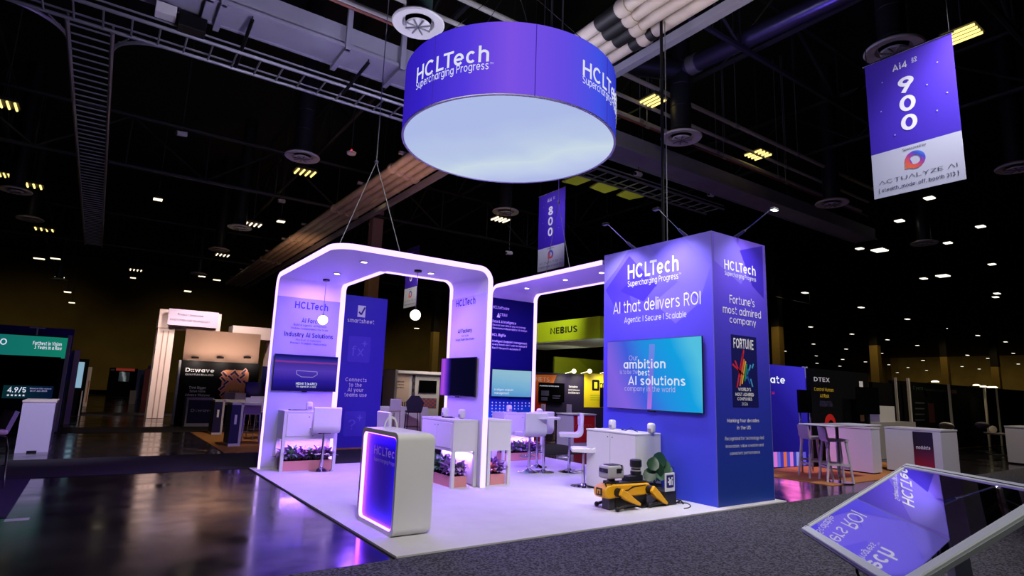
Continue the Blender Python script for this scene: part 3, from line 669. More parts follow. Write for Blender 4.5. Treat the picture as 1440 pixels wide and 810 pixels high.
# ---------------------------------------------------------------- bar stools
def bar_stool(seat=.66, back=.4):
    o = bpy.data.objects.new('bar_stool', None); COL.objects.link(o)
    # base disc, pole, footrest, lever, seat shell with back; front is -y
    MB().lathe([(.2, 0), (.2, .008), (.12, .022), (.045, .05), (.03, .07)], n=32).build('base', chrome, o)
    MB().cyl((0, 0, .065), (0, 0, .36), .027, n=16).cyl((0, 0, .355), (0, 0, seat-.03), .019, n=16).build('pole', chrome, o)
    MB().tube([(.12, -.02, .27), (.13, -.13, .27), (.07, -.2, .27), (-.07, -.2, .27), (-.13, -.13, .27), (-.12, -.02, .27)], .011, 8).cyl((-.12, -.02, .27), (.12, -.02, .27), .011).build('footrest', chrome, o)
    MB().tube([(.03, 0, seat-.045), (.12, -.02, seat-.05), (.19, -.03, seat-.09)], .005, 6).build('lever', chrome, o)
    MB().box(-.1, .1, -.1, .1, seat-.035, seat-.02).build('seat_plate', blackm, o)
    prof = [(-.2, seat-.02), (-.2, seat+.04)]+[(y, seat+.05) for y in (-.15, .1)]+arc(.1, seat+.12, .07, -90, 0, 5)+[(.185, seat+.2), (.2, seat+back), (.215, seat+back+.012), (.25, seat+back), (.24, seat+.2)]+arc(.12, seat+.1, .125, 0, -90, 6)
    k = MB(); k.prism(prof, -.23, .23, 'x')
    s_ = k.build('seat', vinyl, o)
    bv = s_.modifiers.new('b', 'BEVEL'); bv.width = .02; bv.segments = 2; bv.limit_method = 'ANGLE'; bv.angle_limit = math.radians(50)
    mb = MB()
    for i in range(5): mb.box(-.2+.08*(i+.5)-.002, -.2+.08*(i+.5)+.002, .16, .172, seat+.2, seat+back-.04)
    mb.build('stitching', mat('stitch_grey', (190, 186, 196), .6), s_)
    return o
st0 = bar_stool()
GS = 'white swivel bar stools of the booth'
def put_stool(loc, rz, label, first=False):
    o = st0 if first else copy_tree(st0)
    o.location = loc; o.rotation_euler = (0, 0, rz); tag(o, label, 'stool', GS)
q = G(451, 662, Z0); put_stool(q, PI-.15, 'white bar stool in front of the desk below the HDMI screen', True)
put_stool((1.62, 3.75, Z0), PI/2, 'white bar stool half hidden behind the reception counter')
q = G(743.4, 664, Z0); put_stool(q, PI-.1, 'white bar stool standing back-on before the desk below the aqua screen')
q = G(754.6, 657, Z0); put_stool(q, PI-.1, 'white bar stool mostly hidden by another stool beside the small high table')
q = G(800, 664, Z0); put_stool(q, -PI/2-.65, 'white bar stool seen side-on between high table and cupboard')
q = G(820, 684, Z0); o = copy_tree(st0); o.location = q+V((0, 0, 0)); o.rotation_euler = (0, 0, -PI/2-.65); tag(o, 'white bar stool partly hidden behind the two-door cupboard', 'stool', GS)
o.scale = (1, 1, .84)
# small high table
q = G(764, 664, Z0)
t = T('high_table', 'small high table with white round top and chrome pole beside the stools', 'table', q)
t.part('base', MB().lathe([(.2, 0), (.2, .008), (.05, .02), (.03, .05)], n=28), chrome)
t.part('pole', MB().cyl((0, 0, .045), (0, 0, .96), .025), chrome)
t.part('table_top', MB().lathe([(.3, .96), (.3, .985)], n=36), white)
device('white charging hub on the small high table', V(q)+V((-.04, .1, .985)))
# ---------------------------------------------------------------- cupboard by the tower
t = T('cupboard', 'low white two-door cupboard under the big slogan screen', 'cabinet', (4.17, 2.15, Z0), -PI/2)
L_ = 1.05; D_ = .53; HC = .9
t.part('body', MB().box(0, L_, .012, D_, .03, HC-.025), white)
t.part('plinth', MB().box(.02, L_-.02, .04, D_-.02, 0, .03), mat('plinth_grey', (120, 118, 124), .6))
t.part('worktop', MB().box(-.01, L_+.006, -.008, D_, HC-.025, HC, .003, 1), white)
for i in (0, 1):
    d = t.part('door', MB().box(.004+L_/2*i, L_/2*(i+1)-.004, -.006, .012, .035, HC-.035, .002, 1), white)
    x = L_/2+(-.05 if i == 0 else .05)
    t.part('lock', MB().cyl((x, -.01, HC-.09), (x, -.006, HC-.09), .009, n=10), blackm, d)
for px, py, lb in ((861, 604, 'white charging hub at the far end of the two-door cupboard'), (916, 609, 'white charging hub at the near end of the two-door cupboard')):
    q = AX(px, py, 4.5); q.z = Z0+HC; device(lb, q, -PI/2)
qa = AX(880, 607, 4.45)
cable('black cable lying on the two-door cupboard between the hubs', [(4.5, qa.y+.12, Z0+HC+.006), (4.48, qa.y+.02, Z0+HC+.008), (4.52, qa.y-.05, Z0+HC+.05), (4.5, qa.y-.12, Z0+HC+.02), (4.45, qa.y-.25, Z0+HC+.008)])
# ---------------------------------------------------------------- reception counter
cx0, cx1, cy0, cy1, ch = .215, .63, .585, 1.56, 1.0
t = T('reception_counter', 'white rounded reception counter with glowing blue front panel', 'counter', (cx0, cy0, Z0))
bm = bmesh.new(); bmesh.ops.create_cube(bm, size=1)
W_, DD = cx1-cx0, cy1-cy0
for q in bm.verts: q.co = V(((q.co.x+.5)*W_, (q.co.y+.5)*DD, (q.co.z+.5)*ch))
def on0(e): return all(q.co.x < .001 for q in e.verts)
bmesh.ops.bevel(bm, geom=[e for e in bm.edges if not on0(e) and abs(e.verts[0].co.y-e.verts[1].co.y) < .001 and not (abs(e.verts[0].co.z-e.verts[1].co.z) > .1)]+
                [e for e in bm.edges if not on0(e) and abs(e.verts[0].co.y-e.verts[1].co.y) > .1], offset=.075, segments=6, affect='EDGES', profile=.5)
cb = MB(); bm.verts.index_update(); cb.add([q.co.copy() for q in bm.verts], [[q.index for q in f.verts] for f in bm.faces]); bm.free()
def inset_ring(a, b, x):  # rounded frame around the recessed panel
    return rrect(a, DD-a, a, ch-a, b)
cbody = t.part('body', MB().add(cb.v, cb.f).xf(0, Matrix.Translation((.05, 0, 0)) @ Matrix.Diagonal(((W_-.05)/W_, 1, 1, 1))), white)
outer = rrect(0, DD, 0, ch, .075, 6); inn = rrect(.045, DD-.045, .045, ch-.045, .06, 6)
fr_ = MB(); n = len(outer)
for x in (0, .051): fr_.add([(x, a, b) for a, b in outer]+[(x, a, b) for a, b in inn], [(i, (i+1) % n, n+(i+1) % n, n+i) for i in range(n)])
o_ = len(fr_.v)//2
fr_.f += [(i, (i+1) % n, o_+(i+1) % n, o_+i) for i in range(n)]+[(n+i, n+(i+1) % n, o_+n+(i+1) % n, o_+n+i) for i in range(n)]
t.part('front_rim', fr_, white)
pan = t.part('front_panel', MB().prism(inn, .0405, .0495, 'x'), ramp_mat('counter_blue', (0, -.8, .35), [(-0, (40, 40, 210)), (.0, (70, 60, 250)), (.3, (40, 38, 225)), (.6, (26, 26, 205)), (1, (46, 46, 240))][1:], None, .4))
in2 = rrect(.0515, DD-.0515, .0515, ch-.0515, .054, 6); ls = MB(); n = len(inn)
inn2 = rrect(.047, DD-.047, .047, ch-.047, .058, 6)
for x in (.003, .039): ls.add([(x, a, b) for a, b in inn2]+[(x, a, b) for a, b in in2], [(i, (i+1) % n, n+(i+1) % n, n+i) for i in range(n)])
o_ = len(ls.v)//2
ls.f += [(i, (i+1) % n, o_+(i+1) % n, o_+i) for i in range(n)]+[(n+i, n+(i+1) % n, o_+n+(i+1) % n, o_+n+i) for i in range(n)]
t.part('led_strip', ls, glow('counter_led', (140, 60, 255), 22))
t.part('shadow_gap', MB().box(.06, W_-.06, .08, DD-.08, -.001, .004), blackp)
FC = Frame((cx0+.04, cy1, 0), -PI/2)
t.txt('HCLTech', 526.3, 637.5, 560, 12, ltxt, .016, fr=FC, n=.003, parent=pan)
t.txt('Supercharging Progress', 526, 647, 560, 5, ltxt, -.002, fr=FC, n=.003, parent=pan)
q = (.42, 1.25, Z0+ch)
t = T('loop_handle', 'white curved loop standing on the reception counter', 'handle', q, -.5)
hp = [(-.075, 0, 0), (-.07, 0, .06), (-.045, 0, .115), (0, 0, .135), (.045, 0, .115), (.07, 0, .06), (.075, 0, 0)]
hb = MB()
for i in range(len(hp)-1):
    a = V(hp[i]); b = V(hp[i+1]); hb.add([a+V((0, -.025, 0)), b+V((0, -.025, 0)), b+V((0, .025, 0)), a+V((0, .025, 0)), a*.84+V((0, -.025, 0)), b*.84+V((0, -.025, 0)), b*.84+V((0, .025, 0)), a*.84+V((0, .025, 0))],
                                          [(0, 1, 2, 3), (7, 6, 5, 4), (0, 4, 5, 1), (3, 2, 6, 7)])
t.part('loop', hb, vinyl); t.part('foot', MB().box(-.09, .09, -.03, .03, 0, .006), white)
# ---------------------------------------------------------------- pendants
def pendant(label, c, gpx):
    z = H1-TC; q = G(*c, z); k = (405-gpx[1])/FPX; Q = V((q.x, q.y, 0))-CAM
    zg = (k*_f.dot(Q)-_u.dot(Q))/(_u.z-k*_f.z)
    t = T('pendant_lamp', label, 'lamp', q)
    t.part('ceiling_rose', MB().lathe([(.06, -.028), (.06, 0)], n=24), blackm)
    t.part('cord', MB().cyl((0, 0, zg-z+.09), (0, 0, -.02), .004, n=6), blackp)
    t.part('cap', MB().cyl((0, 0, zg-z+.075), (0, 0, zg-z+.1), .018), blackm)
    t.part('globe', MB().sphere((0, 0, zg-z), .085), glow('globe_white', (255, 246, 240), 3.2))
pendant('white globe pendant hanging in front of the pale end panel', (459, 393), (455, 450))
pendant('white globe pendant hanging in the opening of the corner canopy', (588, 380), (584, 443))
# ---------------------------------------------------------------- arm lights on the tower
def arm_light(label, base, tip, on):
    base = V(base); tip = V(tip)
    t = T('arm_light', label, 'lamp', base)
    d = tip-base; dn = d.normalized()
    t.part('clamp', MB().box(-.05, .05, -.035, .035, 0, .02).cyl((0, 0, .02), dn*.2, .028, .02), mat('clamp_blue', (70, 68, 110), .5))
    t.part('arm', MB().cyl(dn*.18, d, .008, n=8), chrome)
    s_ = V((-dn.y, dn.x, 0)).normalized()
    hd = MB().box(-.06, .06, -.035, .035, -.018, .018, .008, 1)
    M = Matrix.Translation(d+V((dn.x, dn.y, 0))*.03-V((0, 0, .015))) @ Matrix.Rotation(math.atan2(s_.y, s_.x), 4, 'Z')
    h_ = t.part('lamp_head', hd.xf(0, M), blackm if not on else mat('lamp_grey', (170, 170, 175), .5))
    t.part('lens', MB().box(-.052, .052, -.028, .028, -.022, -.017).xf(0, M), glow('arm_lens', (245, 255, 240), 12) if on else glow('arm_lens_dim', (120, 110, 200), .3), h_)
a0 = FTL.u_at
def top_on(px, fr, n):
    u = fr.u_at(px, TH); return fr.O+fr.U*u+V((0, 0, TH))-fr.N*n
b1 = top_on(889, FTL, .06); b2 = top_on(962, FTL, .06); b3 = top_on(1038, FTR, .06)
arm_light('slim arm light on the tower edge nearest the straight canopy', b1, b1+V((-.62, .02, .34)), False)
arm_light('slim arm light on the tower top above the big screen', b2, b2+V((-.62, .02, .34)), False)
arm_light('lit arm light on the tower top above the award poster', b3, b3+V((.02, -.62, .34)), True)
for b, tg in ((b1, (4.71, 1.9, 2.2)), (b2, (4.71, .8, 2.2))):
    light('SPOT', 'arm_spot', b+V((-.65, .02, .3)), 260, (225, 218, 255), .06, tg, angle=100, blend=1)
light('SPOT', 'arm_spot', b3+V((.02, -.65, .3)), 130, (235, 225, 255), .06, (5.4, .127, 2.4), angle=100, blend=1)
# ---------------------------------------------------------------- robot dog
yel = mat('robot_yellow', (246, 178, 20), .4); rblk = mat('robot_black', (18, 18, 22), .45); rgry = mat('robot_grey', (176, 172, 176), .45)
t = T('robot_dog', 'yellow and black four-legged robot lying on the white carpet by the tower', 'robot', (3.1, .72, Z0))
ZB = .15
body = MB().prism([(0, ZB+.03), (.03, ZB), (.1, ZB-.01), (.2, ZB+.0), (.72, ZB+.0), (.8, ZB+.03), (.84, ZB+.1), (.8, ZB+.15), (.12, ZB+.165), (.03, ZB+.15), (-.01, ZB+.1)], -.11, .11, 'y')
b = t.part('body', body, yel)
bv = b.modifiers.new('b', 'BEVEL'); bv.width = .018; bv.segments = 2; bv.limit_method = 'ANGLE'
t.part('top_rail', MB().box(.2, .78, -.085, .085, ZB+.155, ZB+.18, .006, 1), rblk, b)
t.part('side_stripe', MB().prism([(.22, ZB+.07), (.4, ZB+.075), (.5, ZB+.11), (.74, ZB+.125), (.74, ZB+.135), (.48, ZB+.125), (.4, ZB+.09), (.22, ZB+.085)], -.1125, -.11, 'y'), rblk, b)
t.part('face_emblem', MB().box(-.016, -.002, -.055, .055, ZB+.03, ZB+.125, .006, 1), rblk, b)
t.part('emblem_mark', MB().box(-.019, -.015, -.03, -.012, ZB+.05, ZB+.105).box(-.019, -.015, -.012, .03, ZB+.088, ZB+.105).box(-.019, -.015, .012, .03, ZB+.05, ZB+.09), yel, b)
t.part('handle_loop', MB().tube([(.02, -.1, ZB+.15), (.0, -.1, ZB+.2), (.06, -.1, ZB+.215), (.12, -.1, ZB+.17)], .009, 8), rblk)
t.part('belly_pack', MB().box(.2, .78, -.09, .09, .02, ZB+.01, .01, 1), rblk)
t.part('front_stand', MB().box(.1, .25, -.07, .07, .0, ZB, .01, 1), mat('robot_slate', (58, 56, 66), .5))
def leg(side, x, hipdx, kx, kz, fx, fz):
    y = .14*side
    h_ = t.part('hip', MB().cyl((x, .1*side, ZB+.07), (x, .185*side, ZB+.07), .055, n=18), rblk)
    up = V((x, y+.03*side, ZB+.08)); kn = V((kx, y+.05*side, kz)); ft = V((fx, y+.05*side, fz))
    d = (kn-up).normalized(); s_ = V((d.z, 0, -d.x))
    # tapered, slightly curved thigh cover
    th = [up-d*.03+s_*.05, up+d*.12+s_*.055, up+d*.24+s_*.04, kn+d*.02+s_*.02, kn+d*.025-s_*.02, up+d*.24-s_*.025, up+d*.1-s_*.04, up-d*.03-s_*.04]
    p = MB().prism([(q.x, q.z) for q in th], y-.005*side, y+.085*side, 'y')
    tl = t.part('thigh', p, yel); m_ = tl.modifiers.new('b', 'BEVEL'); m_.width = .012; m_.segments = 2; m_.limit_method = 'ANGLE'
    t.part('knee', MB().cyl((kn.x, y, kn.z), (kn.x, y+.08*side, kn.z), .028, n=14), rblk)
    sh = t.part('shank', MB().tube([kn, (kn*.5+ft*.5)+V((0, 0, .015)), ft], [.022, .02, .02], 10), rblk)
    t.part('foot', MB().sphere(ft, .032), rblk, sh)
for sd in (-1, 1):
    leg(sd, .2, 0, .5, .07, .13, .034)
    leg(sd, .78, 0, 1.02, .045, .72, .034)
# payload: camera head, lidar, riser
t.part('head_mount', MB().box(.12, .28, -.07, .07, ZB+.16, ZB+.2, .006, 1).cyl((.2, 0, ZB+.19), (.2, 0, ZB+.235), .05, n=20), rblk)
hd = t.part('camera_head', MB().box(.06, .35, -.1, .1, ZB+.232, ZB+.395, .028, 3), rgry)
t.part('camera_window', MB().box(.052, .064, -.085, .07, ZB+.31, ZB+.36, .004, 1), scrblk, hd)
t.part('lens', MB().cyl((.05, 0, ZB+.335), (.053, 0, ZB+.335), .016, n=14), mat('lens_blue', (70, 70, 110), .1), hd)
t.part('side_window', MB().box(.2, .29, -.106, -.098, ZB+.3, ZB+.36, .004, 1), rblk, hd)
t.part('head_strap', MB().box(.12, .3, -.07, .07, ZB+.39, ZB+.405, .006, 1).box(.29, .31, -.104, -.06, ZB+.33, ZB+.402, .004, 1), rblk, hd)
t.part('payload_box', MB().box(.46, .6, -.07, .07, ZB+.175, ZB+.245, .008, 1).box(.58, .74, -.06, .06, ZB+.175, ZB+.25, .008, 1), rblk)
ld = t.part('lidar', MB().lathe([(.07, 0), (.075, .03), (.07, .05)], (.66, 0, ZB+.25), 28).lathe([(.062, .05), (.062, .1)], (.66, 0, ZB+.25), 28).lathe([(.075, .1), (.08, .12), (.078, .19), (.06, .2)], (.66, 0, ZB+.25), 28), rblk)
t.part('lidar_band', MB().lathe([(.066, .05), (.066, .065)], (.66, 0, ZB+.25), 28).lathe([(.066, .085), (.066, .098)], (.66, 0, ZB+.25), 28), rgry, ld)
# dock behind it with fiducial plate and plant
t = T('charging_dock', 'black charging dock with a patterned white plate behind the yellow robot', 'dock', (4.12, .5, Z0))
t.part('dock_box', MB().box(0, .24, .03, .33, 0, .19, .012, 1), rblk)
t.part('dock_ramp', MB().prism([(-.42, 0), (0, 0), (0, .1), (-.1, .09)], .06, .3, 'y'), rblk)
pl_ = t.part('sign_plate', MB().box(-.03, .17, -.0, .012, .185, .43, .006, 1), white)
t.part('sign_square', MB().box(-.0, .14, -.004, .0, .24, .40), mat('plate_navy', (40, 34, 110), .5), pl_)
t.part('sign_mark', MB().box(.03, .055, -.006, -.004, .345, .37).box(.045, .08, -.006, -.004, .27, .345).box(.08, .115, -.006, -.004, .33, .35).box(.095, .115, -.006, -.004, .27, .37).box(.02, .04, -.006, -.004, .30, .325), ltxt, pl_)
t.part('foot_loop', MB().tube([(.22, .03, .02), (.27, -.01, .06), (.3, -.03, .012)], .012, 8), rblk)
t = T('potted_plant', 'broad-leaved green plant behind the robot dock at the tower', 'plant', (4.42, .98, Z0))
t.part('pot', MB().lathe([(.09, 0), (.11, .2), (.1, .2), (.095, .17)], n=24), rblk)
t.part('stem', MB().tube([(0, 0, .15), (-.02, -.01, .3), (0, 0, .42)], .012, 8).tube([(0, 0, .2), (.08, -.04, .34), (.14, -.06, .42)], .008, 6).tube([(0, 0, .2), (-.08, -.05, .34), (-.14, -.08, .42)], .008, 6), leafm[2])
gl_ = mat('leaf_glossy', (20, 58, 34), .35); gp_ = mat('leaf_pale', (66, 104, 74), .4)
rq = random.Random(5)
for i, (x, y, z, s_, kn_) in enumerate([(-.14, -.1, .5, .17, 0), (.02, -.08, .55, .2, 0), (.1, -.12, .45, .15, 1), (.16, -.1, .4, .14, 1), (-.05, -.1, .42, .18, 0), (.05, .0, .5, .18, 0), (-.16, -.06, .35, .18, 0), (.1, -.02, .33, .16, 0), (.34, -.14, .38, .11, 1), (.36, -.16, .3, .1, 0), (-.02, -.12, .34, .14, 1), (.2, 0, .5, .12, 0)]):
    nrm = V((-.5+rq.uniform(-.5, .3), -.75, rq.uniform(-.1, .5))).normalized(); up_ = V((rq.uniform(-.7, .7), 0, 1)); up_ = (up_-nrm*up_.dot(nrm)).normalized(); sd_ = up_.cross(nrm)
    prof_ = [(0, -.5), (.3, -.42), (.46, -.15), (.42, .15), (.22, .4), (0, .52), (-.22, .4), (-.42, .15), (-.46, -.15), (-.3, -.42)]
    c_ = V((x, y, z)); pv = [c_+(sd_*a_+up_*b_)*s_*1.15+nrm*(abs(a_)*.18*s_) for a_, b_ in prof_]; lf = MB()
    lf.add([c_]+pv+[c_-nrm*.004]+[q_-nrm*.004 for q_ in pv], [(0, k_+1, (k_+1) % 10+1) for k_ in range(10)]+[(11, 12+(k_+1) % 10, 12+k_) for k_ in range(10)]+[(1+k_, 12+k_, 12+(k_+1) % 10, 1+(k_+1) % 10) for k_ in range(10)])
    t.part('leaf', lf, gp_ if kn_ else gl_)
t.part('trailing_stem', MB().tube([(.14, -.06, .42), (.25, -.1, .45), (.33, -.13, .4), (.36, -.15, .33)], .005, 6), leafm[2])
q0 = G(944, 705, Z0); q1 = G(975, 716, Z0)
cable('black cable lying loose on the carpet at the tower base', [q0+V((0, .05, .006)), G(950, 702.5, Z0+.01), G(957, 704, Z0+.02), G(953, 707, Z0+.01), G(965, 707.5, Z0+.006), G(971, 711, Z0+.006), G(968, 714, Z0+.006), G(962, 715, Z0+.006)], .008)
# ---------------------------------------------------------------- round hanging sign
RC = V((2.96, 2.88, 0)); RR = 1.81; RZ0, RZ1 = 5.6, 6.73
t = T('round_hanging_sign', 'round glowing purple fabric sign hanging above the booth with pale lit underside', 'sign', (RC.x, RC.y, RZ0))
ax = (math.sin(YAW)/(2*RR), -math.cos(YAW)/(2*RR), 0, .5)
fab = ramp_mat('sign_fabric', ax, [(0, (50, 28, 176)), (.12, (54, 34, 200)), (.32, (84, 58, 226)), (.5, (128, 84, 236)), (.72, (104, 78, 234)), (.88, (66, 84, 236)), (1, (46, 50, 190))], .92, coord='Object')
n = 96; mb = MB()
vs = []; fs = []
for r_, z in ((RR, 0), (RR, RZ1-RZ0), (RR-.02, RZ1-RZ0), (RR-.02, 0)):
    vs += [(r_*math.cos(2*PI*i/n), r_*math.sin(2*PI*i/n), z) for i in range(n)]
for k in range(4):
    fs += [(k*n+i, k*n+(i+1) % n, ((k+1) % 4)*n+(i+1) % n, ((k+1) % 4)*n+i) for i in range(n)]
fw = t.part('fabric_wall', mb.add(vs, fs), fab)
und = ramp_mat('sign_underside', (.35, .2, 0, .05), [(0, (176, 190, 236)), (.4, (188, 204, 236)), (.6, (206, 222, 236)), (.8, (196, 208, 240)), (1, (180, 192, 236))], .95, coord='Object', warp=(.7, .6))
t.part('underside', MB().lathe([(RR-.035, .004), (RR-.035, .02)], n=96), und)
rim = MB(); vs = []; fs = []
for r_, z in ((RR+.003, -.004), (RR+.003, .012), (RR-.034, .003), (RR-.034, -.004)): vs += [(r_*math.cos(2*PI*i/n), r_*math.sin(2*PI*i/n), z) for i in range(n)]
for k in range(4): fs += [(k*n+i, k*n+(i+1) % n, ((k+1) % 4)*n+(i+1) % n, ((k+1) % 4)*n+i) for i in range(n)]
t.part('rim', rim.add(vs, fs), mat('rim_grey', (225, 225, 232), .5))
def cyl_hit(px, py):
    d = ray(px, py); o = CAM-RC; a = d.x*d.x+d.y*d.y; b = 2*(o.x*d.x+o.y*d.y); c = o.x*o.x+o.y*o.y-RR*RR
    k = (-b-math.sqrt(max(b*b-4*a*c, 0)))/(2*a); q = CAM+d*k
    return math.atan2(q.y-RC.y, q.x-RC.x), q.z
def wrap_text(st, th0, z, arclen, h, bold):
    vs, fs, H = text_mesh(st, bold)
    x0 = min(q[0] for q in vs); x1 = max(q[0] for q in vs); s_ = arclen/(x1-x0); sy = h/H
    mb = MB()
    mb.add([((RR+.012+q[2])*math.cos(th0+(q[0]-x0)*s_/RR), (RR+.012+q[2])*math.sin(th0+(q[0]-x0)*s_/RR), z+q[1]*sy-RZ0) for q in vs], fs)
    o = flat_mesh('lettering', mb, sgn, fw)
sgn = glow('sign_white', (226, 228, 250), .95)
a1, z1 = cyl_hit(586.5, 117.4); a2, _ = cyl_hit(687.7, 85.8); a3, zt = cyl_hit(584.6, 128.5)
L1 = (a2-a1)*RR
hcap = cyl_hit(674.8, 64.8)[1]-cyl_hit(674.3, 87.3)[1]
b1_, zb1 = cyl_hit(818.8, 105.9)
for th, zz, ztt in ((a1, z1, zt), (b1_, zb1, cyl_hit(818.2, 116.7)[1]), (a1-2.1, z1, zt), (a1-4.2, z1, zt)):
    wrap_text('HCLTech', th, zz, L1, hcap, .018)
    wrap_text('Supercharging Progress', th, ztt, L1, hcap*.5, 0)
    wrap_text('TM', th+L1/RR+.01, ztt+hcap*.3, .05, .03, 0)
seam = glow('sign_seam', (70, 50, 190), .7)
for px in (610, 753, 854):
    th, _ = cyl_hit(px, 100)
    M = Matrix.Rotation(th, 4, 'Z')
    t.part('seam', MB().box(RR-.002, RR+.004, -.006, .006, 0, RZ1-RZ0).xf(0, M), seam, fw)
hang = MB()
for i in range(4):
    th = i*PI/2+.4; hang.cyl((RR*.97*math.cos(th), RR*.97*math.sin(th), RZ1-RZ0), (0, 0, 3.2), .006, n=6)
hang.cyl((0, 0, 3.15), (0, 0, 7.4), .008, n=6)
t.part('hanging_wires', hang, chrome)
# ---------------------------------------------------------------- numbered hanging banners
bviol = ramp_mat('banner_violet', (.35, 0, .65), [(0, (56, 28, 176)), (.5, (66, 36, 190)), (1, (88, 56, 205))], None, .6, warp=(2, .15))
bwht = mat('banner_white', (196, 200, 214), .6)
def annulus(fr_u, fr_v, r0, r1, n=28):
    mb = MB(); vs = []; fs = []
    for r_, y in ((r0, -.006), (r1, -.006), (r1, -.004), (r0, -.004)): vs += [(fr_u+r_*math.cos(2*PI*i/n), y, fr_v+r_*math.sin(2*PI*i/n)) for i in range(n)]
    for k in range(4): fs += [(k*n+i, k*n+(i+1) % n, ((k+1) % 4)*n+(i+1) % n, ((k+1) % 4)*n+i) for i in range(n)]
    return mb.add(vs, fs)
def banner(label, digits, X, y0, y1, z0, z1, split, full=True):
    t = T('hanging_banner', label, 'banner', (X, y0, z0), -PI/2)
    wd = y0-y1; h = z1-z0; hs = h*split
    a = t.part('number_panel', MB().box(0, wd, -.002, .006, hs, h), bviol)
    b = t.part('sponsor_panel', MB().box(0, wd, -.002, .006, 0, hs), bwht)
    t.part('top_rod', MB().cyl((-.03, .003, h), (wd+.03, .003, h), .018), chrome)
    t.part('hanging_wires', MB().cyl((.03, .003, h), (.03, .003, 13-z0), .006, n=6).cyl((wd-.03, .003, h), (wd-.03, .003, 13-z0), .006, n=6), blackm)
    kk = dict(fr=t.fr, n=.003)
    t.txt('Ai4', 0, 0, u=wd*.33, v=h*.88, width=wd*.17, h=h*.045, bold=.03, parent=a, **kk)
    t.txt('20', 0, 0, u=wd*.55, v=h*.912, width=wd*.065, h=h*.016, bold=.02, parent=a, **kk)
    t.txt('26', 0, 0, u=wd*.55, v=h*.893, width=wd*.065, h=h*.016, bold=.02, parent=a, **kk)
    for i, dg in enumerate(digits):
        t.txt(dg, 0, 0, u=wd*.47, v=h*(.70-.137*i), width=wd*.185, h=h*.112, bold=.035, parent=a, center=True, **kk)
    st = MB()
    for u_, v_ in ((.2, .83), (.83, .83), (.7, .7), (.16, .62), (.78, .5), (.3, .42), (.9, .6)): st.lathe([(.012, 0), (.012, .002)], (0, 0, 0), 8).xf(len(st.v)-16, Matrix.Translation((u_*wd, -.005, v_*h)) @ Matrix.Rotation(PI/2, 4, 'X'))
    t.part('dot_pattern', st, mat('banner_dot', (190, 180, 240), .5), a)
    nv = mat('banner_navy', (24, 24, 60), .6)
    t.txt('Sponsored by', 0, 0, u=wd*.5, v=hs*.9, width=wd*.26, mt=nv, parent=b, bold=.01, center=True, **kk)
    lg = ramp_mat('sponsor_ring', (.5, 0, .6), [(0, (236, 130, 60)), (.35, (226, 90, 80)), (.6, (160, 60, 150)), (.8, (60, 80, 200)), (1, (90, 150, 230))], None, .5)
    t.part('logo_ring', annulus(wd*.5, hs*.66, hs*.1, hs*.19), lg, b)
    t.part('logo_tail', MB().prism([(wd*.5-hs*.2, hs*.5), (wd*.5-hs*.02, hs*.5), (wd*.5-hs*.1, hs*.72), (wd*.5-hs*.17, hs*.68)], -.0055, -.0035, 'y'), lg, b)
    t.txt('\u039bCTU\u039bLYZE \u039bI', 0, 0, u=wd*.5, v=hs*.29, width=wd*.86, h=hs*.08, mt=nv, parent=b, bold=-.008, center=True, **kk)
    t.txt('{ stealth_mode: off, booth 313 }', 0, 0, u=wd*.5, v=hs*.12, width=wd*.88, mt=nv, parent=b, bold=.01, center=True, **kk)
XB = 7.9
q = [AX(*p, XB) for p in ((1216, 94), (1338, 48), (1352, 252), (1228, 281), (1224, 219.5))]
banner('hanging purple and white banner numbered 900 near the picture edge', '900', XB, q[0].y, q[1].y, q[3].z, q[0].z, (q[4].z-q[3].z)/(q[0].z-q[3].z))
sp = (q[4].z-q[3].z)/(q[0].z-q[3].z)
wB = q[0].y-q[1].y; hB = q[0].z-q[3].z
XB2 = 8.8
q = [AX(*p, XB2) for p in ((758.5, 276.9), (795.2, 262.6), (755.7, 352))]
banner('hanging purple and white banner numbered 800 behind the straight canopy', '800', XB2, q[0].y, q[1].y, q[0].z-hB*1.05, q[0].z, 1-(q[0].z-q[2].z)/(hB*1.05))
XB3 = 9.0
q = [AX(*p, XB3) for p in ((569, 407), (586.5, 403.5), (566, 434))]
banner('far hanging banner with cream sponsor field seen through the corner canopy', '700', XB3, q[0].y, q[1].y, q[2].z, q[2].z+(q[0].z-q[2].z)/sp, sp)
# ---------------------------------------------------------------- tilted touch-screen kiosk
KC = V((.4372, -3.8783, 1.047))
KM = Matrix(((-.7128, .5951, -.3712), (-.7006, -.5793, .4166), (.0328, .557, .8299))).to_4x4()
t = T('touch_kiosk', 'tilted black glass touch screen in a white frame on a stand in the aisle', 'kiosk', (KC.x, KC.y, .008))
MK = t.mi @ Matrix.Translation(KC) @ KM
kw, kh, e1, e2 = .9732/2, .5437/2, .034, .052
kwhite = mat('kiosk_white', (226, 232, 236), .35)
